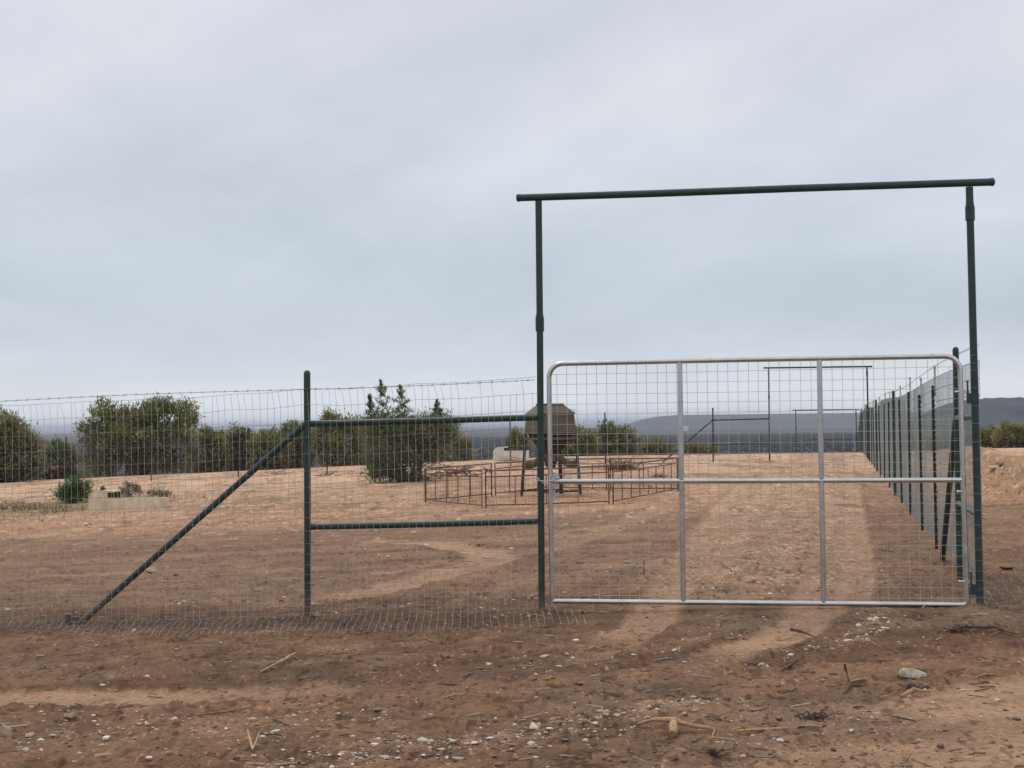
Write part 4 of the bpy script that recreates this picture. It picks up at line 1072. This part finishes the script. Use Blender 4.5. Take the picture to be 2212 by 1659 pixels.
# dead brush
def brush(px, py, w, h, n, label, seed, m_=None, r=0.012, Y=None, leafy=0):
    x, y, z = spot(px, py); k = y / 3580; w *= k; h *= k; rs = np.random.default_rng(seed); m = MB()
    for i in range(n):
        a = np.array([rs.normal() * w * 0.28, rs.normal() * w * 0.25, rs.uniform(0, h * 0.5)]); d = rs.normal(size=3) * np.array([1, 0.7, 0.45]); d[2] = abs(d[2]); d /= np.linalg.norm(d); L = rs.uniform(0.25, 0.6) * w
        p = [a, a + d * L * 0.5 + rs.normal(size=3) * L * 0.08, a + d * L]; p = [(q[0], q[1], min(q[2], h * 1.1)) for q in p]
        c = np.array((1, 1, 1)) * rs.uniform(0.7, 1.6); m.tube(p, [r, r * 0.7, r * 0.25], 4, caps=False, col=c)
    o = m.build("brush_pile", m_ or M_BARK, None, (x, y, z)); return tag(o, label, "brush pile")
brush(52, 1036, 70, 22, 46, "pile of grey dead branches under the left edge juniper", 1, r=0.025)
brush(990, 1030, 84, 22, 60, "fallen dead cedar branches on the right side of the spired cedar", 2, r=0.018)
brush(880, 1040, 140, 18, 60, "grey dead limbs lying along the foot of the spired cedar", 3, r=0.02)
brush(712, 1029, 50, 10, 24, "low reddish dead brush right of the green brace post", 5, M_DKWOOD, 0.012)
brush(600, 1025, 42, 9, 20, "dead brush left of the brace post on pale ground", 6, M_DKWOOD, 0.012)
brush(318, 1021, 70, 12, 24, "line of dead brush below the large juniper", 7, M_BARK, 0.02)
brush(1765, 1555, 60, 16, 40, "tangle of dark rootlets and bark lying on the dirt in the right foreground", 8, M_DKWOOD, 0.006)
brush(1975, 1490, 46, 12, 26, "dark broken bark scraps beside the big pale rock", 9, M_DKWOOD, 0.005)
brush(2085, 1366, 60, 12, 40, "dark root scraps in front of the tall right gate post", 10, M_DKWOOD, 0.006)
brush(1545, 1630, 40, 14, 34, "reddish splintered root scraps below the forked driftwood", 11, M_DKWOOD, 0.005)

# ------------------------------------------------------------------ stones and sticks
def ico(sub):
    import bmesh
    bm = bmesh.new(); bmesh.ops.create_icosphere(bm, subdivisions=sub, radius=1.0); bm.verts.ensure_lookup_table()
    v = np.array([q.co[:] for q in bm.verts]); f = np.array([[q.index for q in t.verts] for t in bm.faces]); bm.free(); return v, f
IC1, IF1 = ico(1); IC3, IF3 = ico(4)
def rock_verts(seed, dims):
    rs = np.random.default_rng(seed); v = IC3.copy()
    for _ in range(14):
        n = rs.normal(size=3); n /= np.linalg.norm(n); t = rs.uniform(0.35, 0.75); d = v @ n; v = v - np.maximum(0, d - t)[:, None] * n * 0.95
    v = v / np.abs(v).max(axis=0); v *= (1 + 0.45 * fbm(v[:, 0] * 2 + seed, v[:, 1] * 2 + v[:, 2] * 1.7, seed, 4))[:, None]
    return v * np.array(dims) / 2
ROCKS = [ # px, py, width px, height px, tint, label
    (1972, 1466, 58, 26, (.95, .93, .90), "largest pale limestone rock in the right foreground"),
    (1152, 1577, 26, 20, (1.1, 1.06, 1.0), "pair-shaped white stone on the pebble trail below the gate's left end"),
    (1160, 1576, 16, 17, (.8, .74, .66), "tan stone pressed against the pair-shaped white stone"),
    (150, 1552, 32, 15, (.78, .68, .58), "tan wedge-shaped stone at the lower left"),
    (66, 1590, 18, 10, (.95, .86, .74), "small flat stone left of the round tan one at the lower left"),
    (115, 1592, 19, 10, (.88, .76, .64), "rounded tan stone near the lower left corner"),
    (17, 1592, 32, 30, (.66, .56, .46), "knobbly brown stone lump at the photo's lower left edge"),
    (320, 1640, 18, 11, (1.15, 1.1, 1.02), "bright white stone at the bottom left"),
    (326, 1237, 26, 12, (.9, .78, .68), "pinkish flat stone just under the green diagonal pipe"),
    (1342, 1318, 13, 16, (.95, .86, .76), "upright pointed stone just below the gate's bottom rail"),
    (1133, 1421, 11, 7, (1.15, 1.1, 1.0), "small white stone right of the pale smear of dry earth"),
    (1176, 1420, 19, 8, (.92, .84, .74), "oblong pale stone ahead of the left gate post"),
    (1057, 1438, 15, 9, (1.0, .92, .8), "white stone in the dark soil ahead of the brace"),
    (1158, 1459, 9, 6, (1.15, 1.1, 1.0), "tiny bright stone above the yellow wood chip"),
    (1982, 1486, 17, 8, (1.1, 1.04, .96), "smaller white stone right below the largest pale rock"),
    (2149, 1024, 24, 12, (1.1, 1.05, 1.0), "white stone on the soil bank right of the tall gate post"),
    (2138, 1022, 12, 7, (1.0, .92, .84), "small stone left of the white one on the soil bank"),
    (839, 1204, 11, 8, (1.15, 1.1, 1.0), "white stone pair's right stone inside the curved tyre track"),
    (818, 1203, 12, 6, (1.0, .94, .86), "flat white stone left inside the curved tyre track"),
    (1104, 1187, 14, 5, (1.1, 1.04, .96), "flat white stone close to the left gate post, beyond the fence"),
    (1081, 1091, 14, 9, (.98, .84, .72), "pinkish stones lump inside the pen near its front corner"),
    (16, 1320, 13, 9, (1.15, 1.12, 1.04), "bright white stone at the photo's left edge beyond the apron"),
    (1272, 1562, 11, 13, (.72, .64, .56), "upright grey stone on the pebble trail"),
    (1288, 1566, 13, 9, (1.1, 1.05, .98), "white stone right of the upright grey one on the pebble trail"),
    (1010, 1609, 12, 9, (1.1, 1.0, .9), "white stone in the middle of the pebble trail"),
    (1310, 1448, 14, 10, (.86, .76, .66), "tan stone on the gravelly rut left of the dark stick"),
    (1040, 1316, 16, 7, (1.0, .92, .82), "pale stone just beyond the apron left of the gate post"),
    (1068, 1336, 10, 9, (1.0, .92, .84), "rounded pale stone at the apron's top, close to the left gate post"),
    (1143, 1334, 12, 6, (.95, .86, .76), "flat stone touching the foot of the left gate post"),
    (1185, 1330, 9, 8, (1.0, .9, .8), "stone between the left gate post and the gate"),
    (1880, 1340, 16, 9, (1.1, 1.04, .96), "white stone at the top of the stony ridge below the gate"),
    (1874, 1386, 14, 9, (1.05, .98, .9), "white stone at the bend of the stony ridge"),
    (1258, 1325, 16, 9, (.42, .30, .22), "dark brown clod right of the left gate post"),
    (2162, 1008, 30, 14, (.36, .26, .18), "dark clod on top of the soil bank right of the tall gate post"),
    (2170, 1026, 18, 8, (.36, .26, .18), "smaller dark clod below the one on top of the soil bank"),
    (2176, 1231, 34, 12, (.34, .24, .17), "dark clod on the dirt right of the tall gate post's foot"),
    (960, 1424, 30, 12, (.36, .25, .18), "dark lumpy clod at the end of the pale smear of dry earth"),
    (2600 / 1.8228 + 30, 1640, 22, 14, (.40, .26, .18), "reddish clod near the bottom below the forked driftwood"),
]
for i, (px, py, w, h, tint, lab) in enumerate(ROCKS):
    x, y, z = spot(px, py); k = math.hypot(x, y) / 3580
    W_, H_ = w * k * 1.02, h * k * 1.1
    rs = np.random.default_rng(i); v = rock_verts(300 + i, (W_, W_ * rs.uniform(0.6, 0.9), H_))
    clod = tint[0] < 0.5
    o = raw_mesh("soil_clod" if clod else "rock", v, IF3, M_ROCK, np.tile(np.array(tint) * rs.uniform(.92, 1.05), (len(v), 1)), smooth=True, loc=(x, y, z + H_ * 0.28))
    o.rotation_euler = (0, 0, rs.uniform(-0.4, 0.4)); tag(o, lab, "clod" if clod else "rock", "dark clods on the dirt" if clod else "stones lying on the dirt")

def stick(label, paths, m_, name="stick", tint=(1, 1, 1), lift=0.012, flat=1.0, cat="stick", seed=0):
    """paths: list of ([(px,py,height m)...], radius px list)"""
    rs = np.random.default_rng(seed); m = MB(); base = None
    for pts, rp in paths:
        W3 = []; R3 = []
        for (px, py, hh), r in zip(pts, rp):
            x, y, z = spot(px, py); z = max(z, lay(x, y) + 0.0); R_ = r * y / 3580; W3.append(np.array([x, y, z + hh + R_ * 0.8])); R3.append(R_)
        if base is None: base = W3[0].copy(); base[2] -= R3[0]
        Q = []; QR = []
        for i in range(len(W3) - 1):
            for u in (0, .33, .67):
                Q.append(W3[i] * (1 - u) + W3[i + 1] * u + rs.normal(size=3) * R3[i] * 0.16); QR.append((R3[i] * (1 - u) + R3[i + 1] * u) * rs.uniform(0.85, 1.15))
        Q.append(W3[-1]); QR.append(R3[-1])
        m.tube([q - base for q in Q], QR, 8, col=tint)
    o = m.build(name, m_, None, tuple(base)); return tag(o, label, cat)
stick("orange-tan forked driftwood with a stub, lying at the bottom centre right", [([(1377, 1572, .0), (1410, 1573, .03), (1456, 1578, .05)], [2, 4.5, 6.5]), ([(1456, 1579, .05), (1500, 1582, .02), (1541, 1580, .0)], [6, 5.2, 3.2]), ([(1456, 1579, .045), (1455, 1590, .02), (1454, 1598, .0)], [9, 9.5, 7])], M_WOOD, "driftwood", (1.0, .86, .70), cat="driftwood")
stick("pale crooked branch on dark soil in the left foreground", [([(562, 1455, .0), (600, 1442, .02), (617, 1432, .02), (638, 1424, .01)], [1.6, 2.4, 3.6, 2.0]), ([(612, 1434, .02), (626, 1429, .01)], [2.6, 2.4])], M_WOOD, seed=1)
stick("thin pale twig below the thin dark twig, bottom centre left", [([(940, 1511, 0), (975, 1507, .01), (1006, 1502, .01)], [0.8, 1.6, 1.2])], M_WOOD, seed=2)
stick("thin dark twig lying in the middle foreground", [([(948, 1477, 0), (965, 1483, .01), (1021, 1481, 0)], [1.0, 1.8, 1.2])], M_DKWOOD, seed=3)
stick("curved pale stick between the gate and the gravel rut", [([(1266, 1406, .0), (1285, 1403, .015), (1302, 1408, .0)], [1.8, 3.2, 1.6])], M_WOOD, tint=(1, .85, .7), seed=4)
stick("long flat pale slat right of the forked driftwood", [([(1592, 1584, 0), (1640, 1583, .005), (1699, 1579, .0)], [3.4, 3.8, 3.0])], M_WOOD, "flat_stick", (.95, .82, .64), seed=5)
stick("short pale splinter left of the big pale rock", [([(1838, 1476, 0), (1872, 1470, .01)], [2.0, 2.4])], M_WOOD, seed=6)
stick("long straight pale stick right of the big pale rock", [([(2102, 1467, 0), (2130, 1463, .01), (2164, 1462, 0)], [1.4, 2.0, 1.4])], M_WOOD, tint=(.8, .7, .6), seed=7)
stick("dark pointed stick on the smooth dirt below the gate", [([(1711, 1371, 0.01), (1735, 1376, .01), (1773, 1381, 0)], [4.0, 2.8, 0.8])], M_DKWOOD, seed=8)
stick("dark stub sticking upright out of the soil left of the big pale rock", [([(1833, 1472, 0), (1829, 1472, .05), (1825, 1472, .105)], [1.8, 2.0, 2.6])], M_DKWOOD, seed=9)
stick("dark stick pointing up right in loose dark soil below the gate", [([(1687, 1450, 0), (1705, 1444, .01), (1722, 1434, .02)], [1.2, 2.6, 3.0])], M_DKWOOD, seed=10)
stick("pale Y-shaped twig near the bottom left", [([(535, 1600, .05), (541, 1614, .02), (546, 1627, 0)], [1.6, 2.2, 2.6]), ([(546, 1627, 0), (553, 1616, .02), (560, 1606, .05)], [2.2, 1.8, 1.2])], M_WOOD, seed=11)
stick("long low grey stick in the left foreground below the smooth track", [([(430, 1547, 0), (490, 1538, 0), (546, 1531, .01)], [1.6, 1.8, 1.8])], M_WOOD, tint=(.7, .62, .54), seed=12)
stick("dark splinter right of the long low grey stick", [([(590, 1560, .01), (625, 1569, 0)], [2.6, 1.2])], M_DKWOOD, seed=13)
stick("yellow wood chip on brown dirt in the middle foreground", [([(1173, 1469, 0), (1199, 1465, .004)], [1.8, 2.4])], M_WOOD, "wood_chip", (1.1, .85, .35), seed=14, cat="wood chip")
stick("thick dark bark chunk between the upright stub and the root tangle", [([(1822, 1500, 0), (1840, 1497, .03), (1864, 1490, .01)], [1.5, 4.5, 2.5])], M_DKWOOD, "bark_chunk", seed=15, cat="bark")
stick("pale knobbly driftwood piece below the big pale rock", [([(1946, 1508, 0), (1975, 1503, .02), (2010, 1500, 0)], [3.6, 5.0, 2.2])], M_WOOD, "driftwood", (.92, .84, .72), seed=16, cat="driftwood")
stick("dark twisted root lying before the tall right gate post", [([(2042, 1368, 0), (2080, 1362, .01), (2120, 1366, .02), (2150, 1362, .02), (2195, 1376, 0)], [1.4, 2.6, 3.2, 2.4, 1.6])], M_DKWOOD, "root", seed=17, cat="root")
stick("small pale V-shaped splinters right of the forked driftwood", [([(1545, 1592, .04), (1538, 1599, .0), (1590, 1604, 0)], [1, 1.6, 2.0])], M_WOOD, seed=18)
stick("thin dark twig on the gravel drive behind the gate's first upright", [([(1558, 1224, .02), (1580, 1236, .01)], [1.2, 1.6])], M_DKWOOD, seed=20)
stick("thin black stem standing on the gravel left of the gate's first upright", [([(1392, 1246, 0), (1391, 1246, .10), (1391, 1246, .20)], [1.1, 1.0, .8])], M_DKWOOD, seed=21)
stick("pale flat stick at the bottom left of the photo's lower edge", [([(590, 1655, 0), (640, 1653, 0)], [2.6, 2.8])], M_WOOD, tint=(1.1, .95, .8), seed=22)
stick("grey-brown splinter at the left of the pebble trail's start", [([(1648, 1466, 0), (1662, 1484, 0)], [1.0, 1.0])], M_DKWOOD, seed=23)
stick("short dark twig right of the root tangle", [([(1922, 1552, 0), (1975, 1561, 0)], [1.2, 2.0])], M_DKWOOD, seed=24)

# loose gravel, clods and straw: far too many to count
def scatter():
    rs = np.random.default_rng(77); n = 150000
    px = rs.uniform(-120, 2330, n); py = rs.uniform(985, 1700, n)
    dx = (px - 1106) / 3580; dyy = -(py - 829.5) / 3580
    D = (Rm @ np.stack([dx, dyy, -np.ones(n)])).T; tt = -EYE / D[:, 2]; x = D[:, 0] * tt; y = D[:, 1] * tt
    for _ in range(6):
        z = lay(x, y); tt = (z - EYE) / D[:, 2]; x = D[:, 0] * tt; y = D[:, 1] * tt
    ok = (y < 85) & (y > 8.6); x = x[ok]; y = y[ok]
    s, t, smooth, edge, ridge = fields(x, y)
    drive = (1 - sstep(1.0, 1.8, np.abs(s - 2.2))) * sstep(0.6, 3, t) * (1 - sstep(30, 60, t))
    patch = np.clip(2.2 * fbm(x * 0.6, y * 0.6, 55, 3) + 0.25, 0, 1)
    dens = 0.008 + 0.12 * patch ** 3 + 0.85 * ridge + 0.30 * drive * patch + 0.05 * sstep(25, 45, y)
    dens *= (1 - 0.75 * np.clip(smooth, 0, 1) * (1 - drive))
    keep = rs.random(len(x)) < dens * 0.30; x = x[keep]; y = y[keep]; ridge = ridge[keep]
    return x, y, ridge, rs
def lumps(name, x, y, rad_, cols, rs, m_, flat=0.7, sink=0.15):
    z = np.array([hz(a, b) for a, b in zip(x, y)]); n = len(x)
    v = IC1 if False else ico0
    sc = rad_[:, None] * np.stack([rs.uniform(.8, 1.5, n), rs.uniform(.7, 1.2, n), rs.uniform(.5, .95, n) * flat], 1)
    ang = rs.uniform(0, 2 * pi, n); ca, sa = np.cos(ang), np.sin(ang)
    vv = v[None] * (1 + rs.normal(0, 0.16, (n, len(v), 1))) * sc[:, None, :]
    X = vv[..., 0] * ca[:, None] - vv[..., 1] * sa[:, None] + x[:, None]; Y = vv[..., 0] * sa[:, None] + vv[..., 1] * ca[:, None] + y[:, None]; Z = vv[..., 2] + (z + sc[:, 2] * (1 - 2 * sink) * 0.6)[:, None]
    f = (if0[None] + (np.arange(n) * len(v))[:, None, None]).reshape(-1, 3)
    return raw_mesh(name, np.stack([X, Y, Z], -1).reshape(-1, 3), f, m_, np.repeat(cols, len(v), axis=0), smooth=False)
ico0, if0 = ico(1)
x, y, rdg, rs = scatter()
n = len(x)
rad_ = np.exp(rs.normal(math.log(0.0070), 0.60, n)) * (1 + 0.020 * np.clip(y - 12, 0, 60)); rad_ = np.clip(rad_, 0.004, 0.020 + 0.0012 * y)
cols = np.array([(.62, .51, .40), (.74, .64, .54), (.48, .36, .26), (.38, .27, .19), (.84, .77, .68)])[rs.choice(5, n, p=[.29, .19, .25, .19, .08])] * rs.uniform(.8, 1.15, (n, 1))
o = lumps("gravel", x, y, rad_, cols, rs, M_PEB); tag(o, "pale limestone pebbles strewn over the brown dirt", "gravel", kind="stuff")
n = 9000
px = rs.uniform(-120, 2330, n); py = 990 + 720 * rs.random(n) ** 0.8
pts = []
D = (Rm @ np.stack([(px - 1106) / 3580, -(py - 829.5) / 3580, -np.ones(n)])).T; tt = -EYE / D[:, 2]
x = D[:, 0] * tt; y = D[:, 1] * tt; ok = (y > 8.6) & (y < 75); x = x[ok]; y = y[ok]
s, t, smooth, edge, ridge = fields(x, y)
bank = np.exp(-((s - 8.3) / 1.4) ** 2) * sstep(4, 14, t)
keep = rs.random(len(x)) < (0.25 + 0.5 * edge + 0.8 * np.clip(3 * fbm(x * 0.5, y * 0.8, 58, 3), 0, 1) + bank) * (1 - 0.8 * np.clip(smooth, 0, 1))
x = x[keep]; y = y[keep]; bank = bank[keep]; n = len(x)
rad_ = np.clip(np.exp(rs.normal(math.log(0.0075), 0.55, n)) * (1 + 0.014 * np.clip(y - 12, 0, 60)) * (1 + 1.2 * bank), 0.004, 0.10)
cols = np.array([(.16, .105, .072), (.21, .145, .10), (.25, .17, .12), (.18, .12, .083)])[rs.integers(0, 4, n)] * (1 + 0.012 * np.clip(y - 20, 0, 60))[:, None]
o = lumps("soil_crumbs", x, y, rad_, cols, rs, M_PEB, 0.75); tag(o, "crumbs of brown soil strewn over the dirt", "soil", kind="stuff")
n = 650
px = rs.uniform(-100, 2310, n); py = 1060 + 640 * rs.random(n) ** 0.7
D = (Rm @ np.stack([(px - 1106) / 3580, -(py - 829.5) / 3580, -np.ones(n)])).T; tt = -EYE / D[:, 2]; x = D[:, 0] * tt; y = D[:, 1] * tt
P = []; C = []
for a, b in zip(x, y):
    if b < 8.7: continue
    th = rs.uniform(-0.5, 0.5) if rs.random() < .7 else rs.uniform(0, pi); L = rs.uniform(0.015, 0.06) * (1 + b / 40); w = rs.uniform(0.002, 0.005) * (1 + b / 40); z = hz(a, b) + 0.008
    dxx = np.array([cos(th), sin(th), rs.normal() * 0.15]) * L; pw = np.array([-sin(th), cos(th), 0]) * w; c0 = np.array([a, b, z]); hh = np.array([0, 0, w * 1.2])
    c = np.array([(.46, .36, .24), (.34, .25, .16), (.10, .065, .045), (.07, .045, .032)][rs.integers(4)]) * rs.uniform(.8, 1.15)
    q = [c0 - dxx - pw, c0 + dxx - pw, c0 + dxx + pw, c0 - dxx + pw, c0 - dxx + hh, c0 + dxx + hh]
    P += [q[0], q[1], q[5], q[4], q[1], q[2], q[5], q[5], q[2], q[3], q[4], q[5], q[3], q[0], q[4], q[4]]; C += [c] * 16
o = raw_mesh("straw_litter", np.array(P), np.arange(len(P)).reshape(-1, 4), M_PEB, np.array(C)); tag(o, "straw and splinters scattered over the dirt", "litter", kind="stuff")

# ------------------------------------------------------------------ scrub woodland on the slope and in the valley (one mass)
def woodland():
    rs = np.random.default_rng(5); n = 26000
    r = np.sqrt(rs.uniform(700 ** 2, 3400 ** 2, n)); a = rs.uniform(rad(-21), rad(21), n)
    r2 = np.sqrt(rs.uniform(620 ** 2, 700 ** 2, 3500)); a2 = rs.uniform(rad(-24), rad(24), 3500)
    r = np.concatenate([r, r2]); a = np.concatenate([a, a2]); n = len(r)
    x = r * np.sin(a); y = r * np.cos(a); z = lay(x, y)
    h = rs.uniform(1.8, 4.2, n); w = h * rs.uniform(0.7, 1.3, n)
    v = ico0; vv = v[None] * (1 + rs.normal(0, 0.22, (n, len(v), 1))) * np.stack([w / 2, w / 2, h / 2], 1)[:, None, :]
    vv = vv + np.stack([x, y, z + h * 0.42], 1)[:, None, :]
    c = np.array([(.036, .032, .028), (.030, .029, .025), (.026, .031, .020), (.044, .039, .033)])[rs.integers(0, 4, n)] * rs.uniform(.75, 1.25, (n, 1))
    f = (if0[None] + (np.arange(n) * len(v))[:, None, None]).reshape(-1, 3)
    o = raw_mesh("scrub_woodland", vv.reshape(-1, 3), f, M_LEAF, np.repeat(c, len(v), axis=0)); return tag(o, "bare winter scrub woodland filling the valley beyond the crest", "woodland", kind="stuff")
woodland()
# two far white sheds in the valley
for px, py, Y, lab in ((1479, 923.5, 5200, "tiny white shed far out in the valley, seen through the gate"), (305, 941 , 5200, "tiny white shed far out in the valley behind the large juniper's left side")):
    d = ray(px, py); P = CP + d * (Y / d[1]); th = thing("farm_shed", lab, "shed", (P[0], P[1], -28), 0.2)
    m = MB(); m.box((0, 0, 6), (22, 12, 12)); m.build("wall", M_WHITE, th, smooth=False)
    m = MB(); m.add([(-11.5, -6.8, 11.8), (11.5, -6.8, 11.8), (11.5, 0, 15), (-11.5, 0, 15), (-11.5, 6.8, 11.8), (11.5, 6.8, 11.8)], [(0, 1, 2, 3), (3, 2, 5, 4), (0, 3, 4), (1, 5, 2), (0, 4, 5, 1)]); m.build("roof", M_EXT, th, smooth=False)

# ------------------------------------------------------------------ air
hm = bpy.data.materials.new("haze_air"); hm.use_nodes = True; hm.node_tree.nodes.clear()
ho = hm.node_tree.nodes.new("ShaderNodeOutputMaterial"); hv = hm.node_tree.nodes.new("ShaderNodeVolumePrincipled")
hv.inputs["Color"].default_value = (0.78, 0.86, 1.0, 1); hv.inputs["Density"].default_value = 0.000085; hv.inputs["Anisotropy"].default_value = 0.0
hm.node_tree.links.new(hv.outputs[0], ho.inputs["Volume"])
m = MB(); m.box((0, 0, 11), (122000, 122000, 84))
hz_o = m.build("haze", hm, None, smooth=False); tag(hz_o, kind="stuff")
hm.cycles.homogeneous_volume = True
